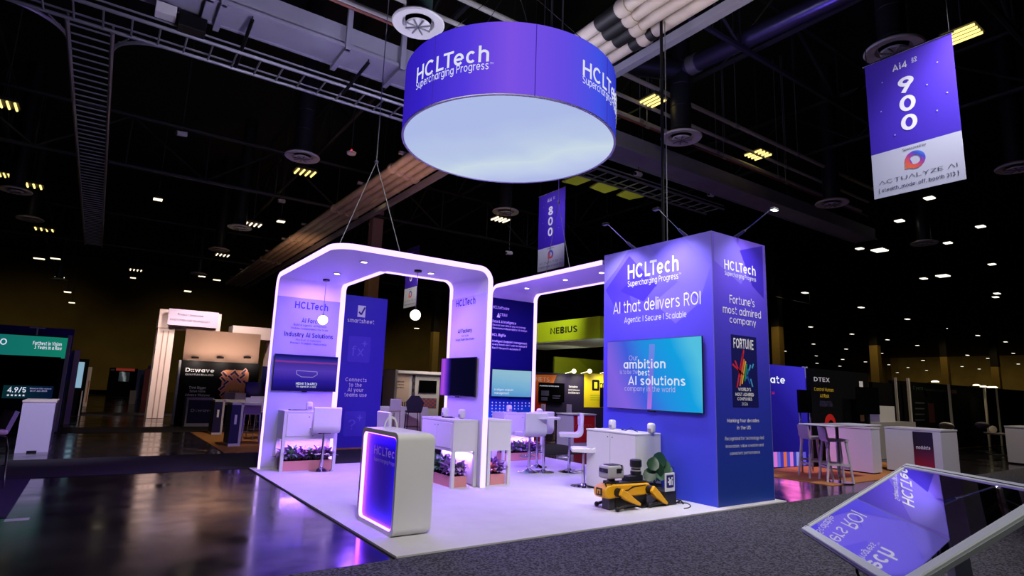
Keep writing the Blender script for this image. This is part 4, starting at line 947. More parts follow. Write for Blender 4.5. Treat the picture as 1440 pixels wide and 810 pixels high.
# frame: four sides round the glass, lower rim next to the visitor is wider
fr_ = MB()
fr_.box(-kw-e1, kw+.06, -kh-e1, -kh, -.018, .006, .004, 1).box(-kw-e1, kw+.06, kh, kh+e1, -.018, .006, .004, 1).box(-kw-e1, -kw, -kh, kh, -.018, .006, .004, 1).box(kw, kw+.06, -kh, kh, -.018, .006, .004, 1)
t.part('frame', fr_.xf(0, MK), kwhite)
t.part('outer_bead', MB().box(-kw-e1-.006, kw+.064, -kh-e1-.006, -kh-e1+.002, -.02, -.006).box(-kw-e1-.006, kw+.064, kh+e1-.002, kh+e1+.006, -.02, -.006).box(-kw-e1-.006, -kw-e1+.002, -kh-e1, kh+e1, -.02, -.006).box(kw+.058, kw+.064, -kh-e1, kh+e1, -.02, -.006).xf(0, MK), mat('kiosk_grey', (170, 174, 180), .4))
t.part('black_line', MB().box(-kw-.017, -kw-.013, -kh-.016, kh+.016, .004, .0066).box(-kw-.017, kw+.02, kh+.013, kh+.017, .004, .0066).xf(0, MK), blackp)
t.part('screen_glass', MB().box(-kw, kw, -kh, kh, -.01, .001).xf(0, MK), mat('black_mirror_glass', (222, 222, 226), .015, 1.0))
t.part('back_shell', MB().box(-kw+.05, kw-.05, -kh+.04, kh-.04, -.07, -.016, .01, 1).xf(0, MK), kwhite)
p1 = KC+KM.to_3x3() @ V((-.05, .12, -.07)); p2 = V((.74, -3.96, .03))
p1 = t.w(p1); p2 = t.w(p2)
leg_ = MB(); dd = (p2-p1).normalized(); sd = V((-.7128, -.7006, 0)).normalized(); fw_ = dd.cross(sd).normalized()
for s1 in (-.16, .1):
    leg_.add([p+sd*(s1+a)+fw_*b for p in (p1, p2) for a in (0, .06) for b in (-.03, .03)], [(0, 1, 3, 2), (4, 6, 7, 5), (0, 4, 5, 1), (2, 3, 7, 6), (0, 2, 6, 4), (1, 5, 7, 3)])
t.part('leg', leg_, kwhite)
t.part('foot_plate', MB().box(-.4, .4, -.3, .3, 0, .025, .008, 1).xf(0, Matrix.Translation((.24, -.06, 0)) @ Matrix.Rotation(math.atan2(sd.y, sd.x), 4, 'Z')), kwhite)
cable('thin black power cable hanging under the tilted touch screen', [t.fr.M @ (MK @ V((-.1, -kh+.06, -.06))), t.fr.M @ (MK @ V((-.14, -kh-.0, -.16))), t.fr.M @ (MK @ V((-.02, -kh+.04, -.22))), t.fr.M @ (MK @ V((.12, -kh+.1, -.2)))], .006)
# ---------------------------------------------------------------- neighbouring booths
def wallX(y, pxl, pxr, ref=1.2):
    f0 = Frame((0, y, 0), 0); a = f0.u_at(pxl, ref); b = f0.u_at(pxr, ref); return a, b
def hX(y, px, py): return AY(px, py, y).z
def bwall(label, y, pxl, pxr, top, mt, name='exhibition_stand', cat='booth wall', thick=.1, z0=.008, ref=1.2, axis='x', extra=None):
    """booth wall whose face lies in the plane Y=y (or X=y), spanning image columns pxl..pxr, top taken at a pixel"""
    if axis == 'x':
        a, b = wallX(y, pxl, pxr, ref); h = hX(y, *top)
        t = T(name, label, cat, (a, y, z0), 0)
    else:
        f0 = Frame((y, 0, 0), -PI/2); a = f0.u_at(pxl, ref); b = f0.u_at(pxr, ref); h = AX(*top, y).z
        t = T(name, label, cat, (y, -a, z0), -PI/2)
    t.W = b-a; t.H = h-z0
    t.body = t.part('panel', MB().box(0, t.W, 0, thick, 0, t.H), mt)
    return t
def sub(t, name, mt, p0, p1, n=.004, parent=None, rd=None, d=.003):
    """flat rectangle on a wall between two opposite corner pixels"""
    u0, v0 = t.fr.uv(*p0, n); u1, v1 = t.fr.uv(*p1, n); v0 -= t.fr.O.z; v1 -= t.fr.O.z
    u0, u1 = min(u0, u1), max(u0, u1); v0, v1 = min(v0, v1), max(v0, v1); v0 = max(v0, .0)
    mb = MB()
    if rd: mb.prism(rrect(u0, u1, v0, v1, rd), -n-d, -n, 'y')
    else: mb.box(u0, u1, -n-d, -n, v0, v1)
    return t.part(name, mb, mt, parent or t.body)
ZT = lambda t: dict(fr=Frame((t.fr.O.x, t.fr.O.y, 0), t.fr.rz), n=.012)
bblk = mat('booth_black', (9, 9, 12), .6, spec=.12); bnavy = mat('booth_navy', (26, 24, 78), .5); bwhite = mat('booth_white', (206, 204, 210), .5)
cream = mat('booth_cream', (226, 214, 196), .6); orange_c = mat('orange_carpet', (196, 132, 64), .95, noise=(40, (164, 104, 50), .2))
# ---- vision booth at the left edge
t = bwall('black booth wall with teal header about vision at the picture edge', 14.6, -60, 97, (96, 474), bblk, ref=2.2)
hd = sub(t, 'header', ramp_mat('teal_header', (1, 0, 0), [(0, (24, 120, 128)), (1, (22, 148, 120))], .62), (-60, 497), (96.5, 475), .006)
t.txt('to', -9, 484, 9, None, wglow, 0, parent=hd, **ZT(t))
t.txt('Furthest in Vision', 46, 484.5, 86.5, 5, wglow, .02, parent=hd, **ZT(t))
t.txt('3 Years in a Row', 48, 490.5, 86.5, 5, wglow, .02, parent=hd, **ZT(t))
sc = sub(t, 'screen', scrblk, (-40, 540), (86, 502), .03, d=.03)
pn = sub(t, 'rating_panel', ramp_mat('rating_print', (1, 0, 0), [(0, (14, 60, 66)), (1, (12, 30, 66))], .5), (2, 559.5), (76, 541.5), .01)
t.txt('4.9/5', 9.5, 551.5, 36, 7.5, wglow, .02, parent=pn, **ZT(t))
t.txt('\u2605\u2605\u2605\u2605\u2605', 8.5, 557.5, 35, None, wglow, 0, parent=pn, **ZT(t))
t.txt('Based on 500+ reviews', 42, 547, 72, None, lav, 0, parent=pn, **ZT(t))
t.txt('as of July 2025', 42, 550.5, 66, None, lav, 0, parent=pn, **ZT(t))
t.part('edge_post', MB().box(t.W-.05, t.W+.03, -.03, .12, 0, t.H+.05), mat('alu', (190, 190, 196), .3, .8))
u_, v_ = t.fr.uv(51, 474)
t.part('lamp_arm', MB().cyl((u_, -.02, t.H), (u_, -.02, t.H+.18), .018).box(u_-.16, u_+.16, -.09, .05, t.H+.17, t.H+.2, .005, 1), bwhite)
t = bwall('violet fascia wall standing behind the teal header', 15.6, -60, 101, (98, 463), mat('violet_fascia', (44, 34, 120), .5), ref=2.2)
t = bwall('blue and green end panel beside the vision booth', 17.5, 93, 106, (104, 493), mat('panel_green', (66, 104, 40), .5))
sub(t, 'blue_field', mat('panel_blue', (36, 34, 130), .5), (94, 533), (103.5, 495)); t.part('edge_post', MB().box(t.W-.14, t.W+.0, -.04, .1, 0, t.H+.02), cream)
t = bwall('narrow black panel with a glowing pale blue screen beyond the vision booth', 22, 104, 121, (120, 505), bblk)
sub(t, 'screen', glow('pale_screen', (150, 190, 215), .75), (105, 545), (119.5, 509), .02)
t.part('stand', MB().box(t.W*.75, t.W*.85, -.1, 0, 0, .9), bwhite)
t = bwall('thin cream and orange booth edge farther down the aisle', 30, 121, 127, (126, 516), cream); sub(t, 'orange_strip', mat('strip_orange', (200, 120, 50), .6), (121.5, 566), (124.5, 535))
# counter with dark side stripes
ga = G(20, 637); gb = G(67, 636.5)
t = T('display_counter', 'white counter with dark striped side in front of the vision booth', 'counter', (ga.x, ga.y, .0))
wd = gb.x-ga.x; hh = HZ(20, 637, 563)
t.part('body', MB().box(0, wd, 0, 1.1, 0, hh-.03), mat('counter_lilac', (200, 196, 214), .5))
t.part('worktop', MB().box(-.01, wd+.01, -.01, 1.11, hh-.03, hh), cream)
for y in (.12, .5, .85): t.part('side_stripe', MB().box(wd, wd+.006, y, y+.22, .05, hh-.06), mat('stripe_navy', (30, 28, 70), .4))
t.part('cable_notch', MB().box(wd*.35, wd*.65, -.006, .0, 0, .035), blackp)
# cream stool at the picture edge
g0 = G(2, 688)
t = T('counter_stool', 'cream stool with bent chrome leg at the picture edge', 'stool', (g0.x-.3, g0.y+.1, 0), .4)
t.part('seat', MB().box(-.22, .22, -.2, .2, .68, .76, .035, 3), mat('stool_cream', (228, 216, 178), .5))
t.part('backrest', MB().prism([(.17, .74), (.22, .72), (.3, .98), (.25, 1.0)], -.19, .19, 'y'), mat('stool_sage', (176, 180, 160), .5))
for sx, sy in ((1, 1), (1, -1), (-1, 1), (-1, -1)):
    t.part('leg', MB().tube([(sx*.1, sy*.1, .68), (sx*.2, sy*.18, .66), (sx*.23, sy*.2, .5), (sx*.25, sy*.22, .01)], .013, 8), chrome)
t.part('footrest', MB().tube([(-.24, -.2, .3), (.24, -.2, .3)], .01, 6), chrome)
carpet('booth_rug', -9, -2.93, 3.25, 6.1, mat('violet_carpet', (50, 42, 66), .95), 'violet grey carpet of the empty booth at the picture edge')
t = T('paper_sheet', 'small white paper lying on the concrete floor', 'paper', tuple(G(5, 734))); t.part('sheet', MB().box(0, .2, 0, .13, 0, .002), bwhite)
# ---- quantum booth
carpet('orange_booth_carpet', .02, 8.5, 8.66, 14.0, orange_c, 'orange carpet of the booth with navy high tables', h=.01)
carpet('orange_booth_carpet', 8.3, 30, 3.2, 6.0, orange_c, 'orange carpet at the booth with the red counter', h=.012)
t = bwall('black booth wall with white quantum logo and orange chip picture', 17.26, 249, 362, (250, 506), bblk)
t.part('edge_post', MB().box(-.04, .03, -.03, .1, 0, t.H), bwhite)
kk = ZT(t)
t.txt('D::wave', 260.5, 522.5, 301, 5.5, ltxt, .03, **kk)
t.txt('QUANTUM REALIZED', 260.5, 527.5, 300, 2.4, ltxt, .02, **kk)
t.txt('Think Bigger.', 265.5, 546.5, 290, 3.4, ltxt, 0, **kk)
t.txt('Solve More.', 266.5, 551.5, 289, 3.4, ltxt, 0, **kk)
t.txt('Advance Whatever', 260, 557, 295, 3.6, ltxt, .02, **kk)
chip = sub(t, 'chip_picture', mat('chip_orange', (214, 132, 84), .5), (309, 561), (350.5, 521), .006, rd=.12)
pinkm = mat('chip_pink', (228, 150, 140), .5); nvy = mat('chip_navy', (34, 34, 66), .5)
rc_ = random.Random(2)
for px, py in ((316, 526), (324, 531), (333, 526), (341, 529), (345, 538), (318, 538), (311, 545), (347, 549), (314, 533), (336, 535), (328, 524), (343, 522.5), (314, 553), (345, 556)):
    u_, v_ = t.fr.uv(px, py, .01); v_ -= .008; a = rc_.choice([PI/4, -PI/4])
    u_ = min(max(u_, t.fr.uv(312.5, 545, .01)[0]), t.fr.uv(347, 545, .01)[0])
    for k_, (l_, w_, m_) in enumerate(((.24, .12, pinkm), (.2, .06, nvy))):
        t.part('chip_trace', MB().box(-l_/2, l_/2, -.0125-.002*k_, -.0105-.002*k_, -w_/2, w_/2).xf(0, Matrix.Translation((u_, 0, v_)) @ Matrix.Rotation(a, 4, 'Y')), m_, chip)
u_, v_ = t.fr.uv(329, 549, .01)
oc = [(u_+.3*math.cos(PI/8+i*PI/4), v_-.008+.24*math.sin(PI/8+i*PI/4)) for i in range(8)]
t.part('chip_core', MB().prism(oc, -.018, -.016, 'y'), mat('chip_gold', (206, 138, 60), .5), chip)
t.txt('D::wave', 322, 551, 336, None, nvy, .02, parent=chip, fr=kk['fr'], n=.02)
t = bwall('plain tan upper wall behind the black quantum wall', 17.8, 252, 359, (254, 462), mat('tan_wall', (198, 160, 140), .7, noise=(.8, (184, 146, 126), .3)))
for px in (274, 309, 347): 
    u_, v_ = t.fr.uv(px, 503); t.part('clip_lamp', MB().box(u_-.1, u_+.1, -.2, .0, v_-.03, v_+.03), bblk)
    q = t.fr.M @ V((u_, -.25, v_-.05)); light('SPOT', 'booth_clip_lamp', q+V((0, -.9, -.2)), 64, (255, 232, 214), .3, q+V((0, .6, .7)), angle=120, blend=1)
    light('SPOT', 'booth_clip_lamp', q+V((0, -.5, 0)), 14, (255, 240, 225), .08, q+V((0, .5, -1)), angle=110, blend=1)
t = bwall('black wall screen leaning past the chip picture', 16.9, 345, 374, (346, 537), scrblk, name='wall_screen', cat='television', thick=.06, z0=hX(16.9, 346, 561))
t = bwall('blue poster wall between the chip booth and the corner canopy', 18.5, 366, 386, (368, 515), mat('poster_blue', (34, 48, 130), .5))
t = T('reception_desk', 'white-edged navy desk with white quantum logo on its front', 'desk', tuple(G(258.5, 600)))
wq = wallX(t.fr.O.y, 258.5, 303)[1]-t.fr.O.x; hq = HZ(258.5, 600, 559)
fp = t.part('front_panel', MB().box(.05, wq-.05, -.004, .02, .1, hq-.07), bnavy)
t.part('carcass', MB().box(0, wq, .0, .6, 0, .1).box(0, .05, 0, .6, .1, hq).box(wq-.05, wq, 0, .6, .1, hq).box(.05, wq-.05, 0, .6, hq-.07, hq), bwhite)
t.body = fp
t.txt('D::wave', 268, 579, 299, 4, ltxt, .01, parent=fp, fr=Frame(t.fr.O, 0), n=.008)
def waterfall_table(label, gp, ln, hpx):
    g_ = G(*gp); h_ = HZ(gp[0], gp[1], hpx)
    t = T('waterfall_table', label, 'table', (g_.x, g_.y, .01))
    ep = t.part('end_panel', MB().box(-.2, .0, 0, .62, .06, h_-.05), bnavy)
    t.part('edge_frame', MB().box(.0, .05, -.012, .62, 0, h_).box(-.2, 0, -.004, .62, 0, .06), bwhite)
    t.part('table_top', MB().box(-.2, ln, -.012, .64, h_-.05, h_), bwhite)
    t.part('far_end', MB().box(ln-.06, ln, 0, .62, 0, h_-.05), bwhite)
    t.part('end_mark', MB().box(-.12, -.07, -.006, -.001, h_*.5, h_*.72), ltxt, ep)
waterfall_table('navy-ended white high table nearer the quantum wall', (308.5, 612), 2.6, 563)
waterfall_table('navy-ended white high table nearer the corner canopy', (333.5, 628), 2.6, 567)
def metal_stool():
    o = bpy.data.objects.new('metal_stool', None); COL.objects.link(o)
    MB().box(-.19, .19, -.19, .19, .68, .715, .01, 1).build('seat', bwhite, o)
    MB().box(-.19, .19, .17, .2, .72, 1.08, .01, 1).build('backrest', mat('stool_lilac', (190, 182, 204), .5), o)
    for sx in (-1, 1):
        for sy in (-1, 1): MB().cyl((sx*.17, sy*.17, .69), (sx*.2, sy*.2, 0), .012, n=8).build('leg', chrome, o)
        MB().cyl((sx*.18, .185, .7), (sx*.18, .19, 1.0), .01, n=6).build('back_post', chrome, o)
    MB().tube([(-.188, -.19, .25), (.188, -.19, .25), (.188, .19, .25), (-.188, .19, .25), (-.188, -.18, .25)], .009, 6).build('footrest', chrome, o)
    return o
ms0 = metal_stool(); first = True
for gp, rz, lb in (((322, 600), 2.6, 'metal stool at the high table nearer the quantum wall'), ((338, 603), .4, 'metal stool behind the high table nearer the quantum wall'),
                   ((361, 618), .2, 'metal stool with pale back beside the corner canopy post'), ((351, 623), 2.9, 'metal stool under the high table nearer the corner canopy')):
    o = ms0 if first else copy_tree(ms0); first = False
    q = G(*gp, .01); o.location = q; o.rotation_euler = (0, 0, rz); tag(o, lb, 'stool', 'metal stools of the orange carpet booth')
# tall pale portals
def portal(label, y, pl, pr, ptop, colw, pinner, sign=False):
    a, b = wallX(y, pl, pr, 4 if sign else 3); h = hX(y, *ptop); t = T('portal_arch', label, 'arch', (a, y, .008))
    pm = mat('portal_pink', (226, 204, 196), .6)
    hi = h-pinner
    t.part('pillar', MB().box(0, colw, 0, .9, 0, hi), pm); t.part('pillar', MB().box(b-a-colw*.6, b-a, 0, .9, 0, hi), pm)
    t.part('lintel', MB().box(-.02, b-a+.02, -.03, .93, hi, h), pm)
    for f_ in (.3, .6): t.part('groove', MB().box(colw*f_, colw*f_+.04, -.006, .0, 0, hi*.97), mat('portal_groove', (168, 140, 130), .7))
    return t
t = portal('tall pale pink portal with lilac title sign above', 20.6, 226, 311, (240, 436), .55, .7, True)
sp_ = t.part('title_sign', MB().box(.25, 1.95, -.32, -.22, t.mi.translation.z*-1*0+hX(20.3, 240, 457), hX(20.3, 240, 434)), mat('lilac_sign', (196, 180, 206), .5), label='lilac title sign')
t.txt('Product Showcase', 250, 443, 286, 2.6, gtxt, .0, parent=sp_, fr=Frame((t.fr.O.x, 20.6, 0), 0), n=.33)
t.txt('INNOVATION AND TECHNOLOGY', 239, 450, 295, 2.6, gtxt, .0, parent=sp_, fr=Frame((t.fr.O.x, 20.6, 0), 0), n=.33)
t = portal('tall pale pink portal partly hidden by the tan wall', 20.9, 326, 386, (330, 458), .3, .5)
light('SPOT', 'portal_fill_spot', (1.4, 17.4, 6.2), 1500, (255, 232, 222), .3, (1.2, 20.8, 3.2), angle=80, blend=1)  # added spots brighten the pale portals
light('SPOT', 'portal_fill_spot', (-1.4, 17.2, 5.0), 800, (255, 232, 222), .3, (.3, 20.6, 1.6), angle=60, blend=1)
# far end of the aisle
t = bwall('black far booth with a bright reflective screen at the aisle end', 46, 152, 192, (154, 517), bblk)
sc = sub(t, 'screen', ramp_mat('far_screen', (1, 0, .3), [(0, (14, 16, 18)), (.6, (60, 70, 74)), (.75, (150, 156, 156)), (1, (30, 36, 40))], .6, warp=(2, .3)), (166, 536), (183, 523), .02)
sub(t, 'red_header', glow('red_dim', (150, 50, 40), .5), (163, 521), (190, 518.5), .02)
t.txt('AI8', 155.5, 521, 161, None, ltxt, .02, **ZT(t))
bwall('red far booth panel by the aisle end', 40, 202, 216, (204, 519), mat('far_red', (150, 26, 36), .5))
bwall('blue far booth panel by the aisle end', 42, 192, 203, (194, 520), mat('far_blue', (44, 70, 150), .5))
bwall('dark blue far panel above the red booth panel', 44, 206, 222, (208, 514), mat('far_cobalt', (40, 60, 170), .5))
bwall('grey far counter before the dark booth', 33, 185, 194, (186, 549), mat('far_grey', (96, 90, 88), .6), name='far_counter', cat='counter', thick=.5)
bwall('dark far drape behind the low booths', 52, 120, 160, (130, 548), bblk)
# ---- banner tower of the sheet company
t = bwall('tall blue free-standing banner with checkmark logo seen through the corner canopy', 8.85, 468, 537, (536, 420), mat('sheet_blue', (58, 44, 190), .5), name='standing_banner', cat='banner', thick=.06, ref=1.5)
kk = ZT(t); bd = t.body
sq_ = sub(t, 'logo_square', ltxt, (502.5, 445), (514.5, 430), .004)
ck = MB(); 
pts = [V(t.fr.uv(*q, .01)+(0,)) for q in ((505, 438), (508, 442), (513.5, 432))]
for a, b in ((0, 1), (1, 2)):
    d = (pts[b]-pts[a]).normalized(); s_ = V((-d.y, d.x))*.02
    ck.prism([(pts[a].xy+s_), (pts[b].xy+s_), (pts[b].xy-s_), (pts[a].xy-s_)], -.011, -.009, 'y')
t.part('checkmark', ck.xf(0, Matrix.Translation((0, 0, -.008))), mat('check_blue', (44, 34, 150), .5), sq_)
t.txt('smartsheet', 488.5, 452.5, 526, 6, ltxt, .015, **kk)
tile_ = mat('sheet_tile', (80, 66, 206), .5); til2 = mat('sheet_glyph', (120, 110, 222), .5)
for p0, p1, g_, gx, gy in (((488, 508), (522, 474), 'fx', (494, 500), 511), ((482, 613), (515, 578), '?', (489, 604), 499)):
    s_ = sub(t, 'icon_tile', tile_, p0, p1, .002, rd=.05)
    t.txt(g_, gx[0], gx[1], gy, 14, til2, 0, parent=s_, **kk)
    cx, cz = t.fr.uv(p1[0]-9, p1[1]+9, .01); cz -= .008
    t.part('sparkle', MB().prism([(cx+.09, cz), (cx+.02, cz+.02), (cx, cz+.09), (cx-.02, cz+.02), (cx-.09, cz), (cx-.02, cz-.02), (cx, cz-.09), (cx+.02, cz-.02)], -.01, -.008, 'y'), til2, s_)
for s1, xl, xr, yb in (('Connects', 485.5, 515.5, 536), ('to the', 490.5, 508.5, 543.5), ('AI your', 488.5, 511, 550.5), ('teams use', 484, 515.5, 557.5)): t.txt(s1, xl, yb, xr, 5.4, ltxt, .02, **kk)
light('SPOT', 'banner_lamp', (3.2, 6.9, 5.5), 160, (235, 230, 255), .1, (3.0, 8.85, 1.9), angle=60, blend=1)
# ---- centre white booth
cy = 19.0
t = bwall('white far booth with beige poster seen through the corner canopy', cy, 543, 619, (545, 520), bwhite, ref=2)
kk = ZT(t)
sub(t, 'black_strip', bblk, (548, 572), (553, 526)); 
ps = sub(t, 'beige_poster', mat('poster_beige', (206, 182, 170), .6), (553.5, 572), (576.5, 526))
for i_, s1 in enumerate(('Build your', 'AI factory', 'operations')): t.txt(s1, 557, 537.5+4*i_, 568 if i_ else 568.5, None, bblk, .03, parent=ps, **kk)
for i_ in range(8): sub(t, 'poster_bar', bblk, (554.5+2.7*i_, 572), (556.2+2.7*i_, 567-i_*.5), .009, ps)
st_ = sub(t, 'dark_strip', mat('strip_brown', (40, 26, 26), .6), (577.5, 572), (584.5, 527))
for i_ in range(4): sub(t, 'strip_logo', gtxt, (579, 537+i_*9.5), (583.5, 532+i_*9.5), .009, st_)
sub(t, 'screen', scrblk, (588.5, 552), (614, 535.5), .02, d=.03)
ck_ = mat('checker_red', (200, 74, 50), .6); cb_ = mat('checker_slate', (86, 84, 120), .6)
gp_ = sub(t, 'chart_print', cb_, (585.5, 574), (614, 560), .004)
for i_ in range(9):
    for j_ in range(5):
        if (i_+j_) % 2 == 0: sub(t, 'chart_cell', ck_, (585.7+3.1*i_, 573-2.6*j_), (588.3+3.1*i_, 571-2.6*j_), .009, gp_)
t.part('top_beam', MB().box(-.1, t.W+.1, -.25, .1, t.H-.12, t.H), bwhite); t.part('side_wing', MB().box(-.1, 0, -1.2, 0, 0, t.H), bwhite)
light('AREA', 'booth_lamp', (t.fr.O.x+2, cy-1.6, 3.2), 55, (255, 235, 215), 1.5, (t.fr.O.x+2, cy, 1.2))
t = bwall('dark far booth beside the beige poster booth', 21, 528, 543, (530, 528), bblk)
t = bwall('long white far table before the beige poster booth', 12.2, 530, 603, (531, 572), bwhite, name='far_table', cat='table', thick=.7)
light('SPOT', 'booth_lamp', (4.6, 9.8, 5.2), 900, (215, 200, 255), .2, (5.2, 12.0, .6), angle=60, blend=1)
o = copy_tree(ms0); o.location = G(549, 612, .01); o.rotation_euler = (0, 0, PI+.1); tag(o, 'white metal chair standing before the long far table', 'stool', 'metal stools of the orange carpet booth')
t = T('shell_chair', 'dark shell chair on thin legs before the long far table', 'chair', tuple(G(579, 612)), 2.9)
t.part('shell', MB().prism([(-.22, .72), (.22, .72), (.28, 1.0), (.12, 1.2), (-.12, 1.2), (-.28, 1.0)], .16, .22, 'y').box(-.22, .22, -.2, .2, .68, .74, .02, 2), mat('chair_navy', (24, 20, 48), .6))
for sx in (-1, 1):
    for sy in (-1, 1): t.part('leg', MB().cyl((sx*.18, sy*.17, .69), (sx*.22, sy*.21, 0), .013, n=8), blackm)
t.part('footrest', MB().tube([(-.2, -.2, .26), (.2, -.2, .26), (.2, .2, .26), (-.2, .2, .26)], .009, 6), blackm)
# ---- lime booth
lime = mat('lime_fabric', (186, 204, 20), .6); limed = mat('lime_deep', (164, 184, 16), .6)
t = bwall('lime green booth wall with folded pattern below the hanging lime sign', 15.0, 780, 880, (800, 503), lime, ref=3)
t.part('fold_pattern', MB().prism([(t.W*.3, t.H), (t.W*.62, t.H), (t.W*.75, t.H-.5), (t.W*.55, t.H-.7)], -.004, -.001, 'y').prism([(t.W*.62, t.H-.75), (t.W, t.H-.25), (t.W, t.H-.9)], -.004, -.001, 'y'), limed, t.body)
u_, v_ = Frame((11.6, 0, 0), -PI/2).uv(752, 482)
XN = 11.6; fN = Frame((XN, 0, 0), -PI/2)
uR, vT = fN.uv(843.7, 444.3); vB = fN.uv(843.7, 475.3)[1]; uL = fN.u_at(700, vB)
t = T('lime_hanging_sign', 'lime green box sign hanging behind the straight canopy', 'sign', (XN, -uL, vB), -PI/2)
t.body = t.part('fabric_box', MB().box(0, uR-uL, 0, 2.6, 0, vT-vB), lime)
t.part('white_underside', MB().box(.03, uR-uL-.03, .03, 2.57, -.03, .0), mat('sign_white_panel', (226, 232, 224), .6))
t.txt('NEBIUS', 774, 470, 812, 8.5, mat('ink_black', (16, 18, 10), .6), .03, fr=fN, n=.004)
t.part('hanging_wires', MB().cyl((1, 1, vT-vB), (1, 1, 13-vB), .01).cyl((uR-uL-.5, 1, vT-vB), (uR-uL-.5, 1, 13-vB), .01), blackm)
light('SPOT', 'lime_lamp', (8.8, 9.8, 5.4), 700, (250, 255, 225), .2, (XN, -.5*(uL+uR), 3.6), angle=70, blend=1)
ZY = 13.2
t = bwall('orange, navy and yellow booth wall under the lime booth', ZY, 735, 868, (800, 525.5), mat('booth_indigo', (30, 22, 58), .5), ref=1.6)
kk = ZT(t)
f3 = t.fr
pr = [f3.uv(*q, .004) for q in ((735, 596), (766, 596), (768, 565), (783, 527), (735, 526))]
og = t.part('orange_field', MB().prism([(a, b-.008) for a, b in pr], -.006, -.003, 'y'), ramp_mat('zen_orange', (.5, 0, .8), [(0, (190, 24, 30)), (.5, (224, 50, 30)), (1, (244, 120, 40))], None, .5), t.body)
t.txt('ZENETS', 743.5, 535.5, 772.5, 6, ltxt, -.004, parent=og, **kk)
tv_ = sub(t, 'screen', scrblk, (756.5, 565), (793, 539), .05, d=.04)
t.txt('Accelerating Your Data Journey', 759, 543, 786, None, wglow, .01, parent=tv_, fr=kk['fr'], n=.1)
for q in (((761, 556), (772, 549)), ((761, 563), (770, 558)), ((777, 557), (788, 556)), ((777, 560), (787, 559))): sub(t, 'screen_block', gtxt, *q, .095, tv_)
for i_, s1 in enumerate(('Datadata', 'AI/ML Reference', 'Architecture')): t.txt(s1, 799 if i_ else 800, 545+4.2*i_, 815 if i_ else 812, None, ltxt, .02, **kk)
yp = sub(t, 'yellow_panel', mat('panel_yellow', (226, 206, 22), .5), (821, 572.5), (868, 527), .004)
sub(t, 'yellow_logo', bblk, (832.5, 549), (843, 534), .01, yp, rd=.06); sub(t, 'logo_bars', mat('panel_yellow', (226, 206, 22), .5), (835.5, 546), (840, 537), .016, yp); t.txt('m', 843.5, 547, 851, None, bblk, .0, parent=yp, **kk)
for i_ in range(3): sub(t, 'text_line', limed, (830, 556.5+3*i_), (843, 555.5+3*i_), .01, yp)
sub(t, 'dark_figure', bblk, (843.5, 572), (849, 545), .012, yp)
for px in (795, 817, 844):
    u_, v_ = t.fr.uv(px, 525)
    lp_ = t.part('clip_lamp', MB().cyl((u_, 0, v_), (u_, -.5, v_+.08), .012).sphere((u_, -.52, v_+.08), .09), bwhite); lp_.data.materials.clear(); lp_.data.materials.append(glow('clip_glow', (255, 240, 200), 3))
    q = t.fr.M @ V((u_, -.6, v_-.02)); light('SPOT', 'booth_clip_lamp', q, 75, (255, 240, 215), .08, q+V((0, .6, -.8)), angle=120, blend=1)
    light('SPOT', 'booth_clip_lamp', q+V((0, 0, .2)), 22, (255, 250, 215), .08, q+V((0, 2.0, .8)), angle=120, blend=1)
t = T('red_counter', 'white counter with red front under the yellow panel', 'counter', tuple(G(805.5, 628)))
fw2 = wallX(t.fr.O.y, 805.5, 837.5, .6)[1]-t.fr.O.x; h2 = HZ(805.5, 628, 582)
t.part('body', MB().box(0, fw2, 0, .7, .0, h2-.03), mat('counter_lilac', (200, 196, 214), .5)); t.part('worktop', MB().box(-.02, fw2+.02, -.02, .72, h2-.03, h2), bwhite)
rf = t.part('red_front', MB().box(.03, fw2-.03, -.006, 0, .1, h2-.05), mat('front_red', (204, 28, 36), .5)); t.body = rf
t.txt('ZENETS', 808, 601, 833, 4, mat('text_rose', (236, 120, 110), .5), 0, parent=rf, fr=Frame(t.fr.O, 0), n=.01)
t = T('round_table', 'white round table with chrome pole before the red counter', 'table', tuple(G(780, 622)))
ht = HZ(780, 622, 588)
t.part('table_top', MB().lathe([(.42, ht-.03), (.42, ht)], n=32), bwhite); t.part('pole', MB().cyl((0, 0, .02), (0, 0, ht-.03), .03), chrome); t.part('base', MB().lathe([(.26, 0), (.05, .03)], n=28), chrome)
for gp, rz, lb in (((771, 619), 1.2, 'metal stool beside the white round table'), ((792, 617), 4.4, 'metal stool on the far side of the white round table')):
    o = copy_tree(ms0); o.location = G(*gp); o.rotation_euler = (0, 0, rz); tag(o, lb, 'stool', 'metal stools at the white round table')
light('SPOT', 'lime_side_lamp', (6.2, 6.3, 6.0), 1000, (235, 230, 255), .2, (8.8, 8.4, .6), angle=55, blend=1)
# ---- blue booth beyond the tower
carpet('orange_booth_carpet', 8.55, 14, .55, 2.4, orange_c, 'orange carpet of the blue booth beyond the tower', h=.01)
t = bwall('blue glowing booth wall with coloured stripes beyond the tower', 2.5, 1070, 1134.5, (1134, 517), ramp_mat('blue_booth', (.4, 0, .7), [(0, (22, 18, 92)), (.6, (36, 28, 150)), (1, (64, 52, 214))], .75), ref=1.2)
kk = ZT(t)
t.txt('modulate', 1041, 536, 1104, 11, glow('sign_pure', (240, 244, 255), 1), .02, **kk)
t.txt('VOICE AI', 1073, 554, 1089, 4, glow('red_text', (230, 40, 60), .8), .01, **kk)
cols = [(150, 140, 235), (236, 120, 220), (110, 110, 220), (70, 60, 190), (236, 110, 80), (70, 80, 210), (224, 130, 220), (60, 60, 180), (150, 150, 235), (238, 120, 70), (100, 90, 220)]
for i_, c_ in enumerate(cols): sub(t, 'stripe', glow('stripe_%d%d%d' % c_, c_, .85), (1084.5+4.5*i_, 656.5), (1087.5+4.5*i_, 635), .006, d=.01)
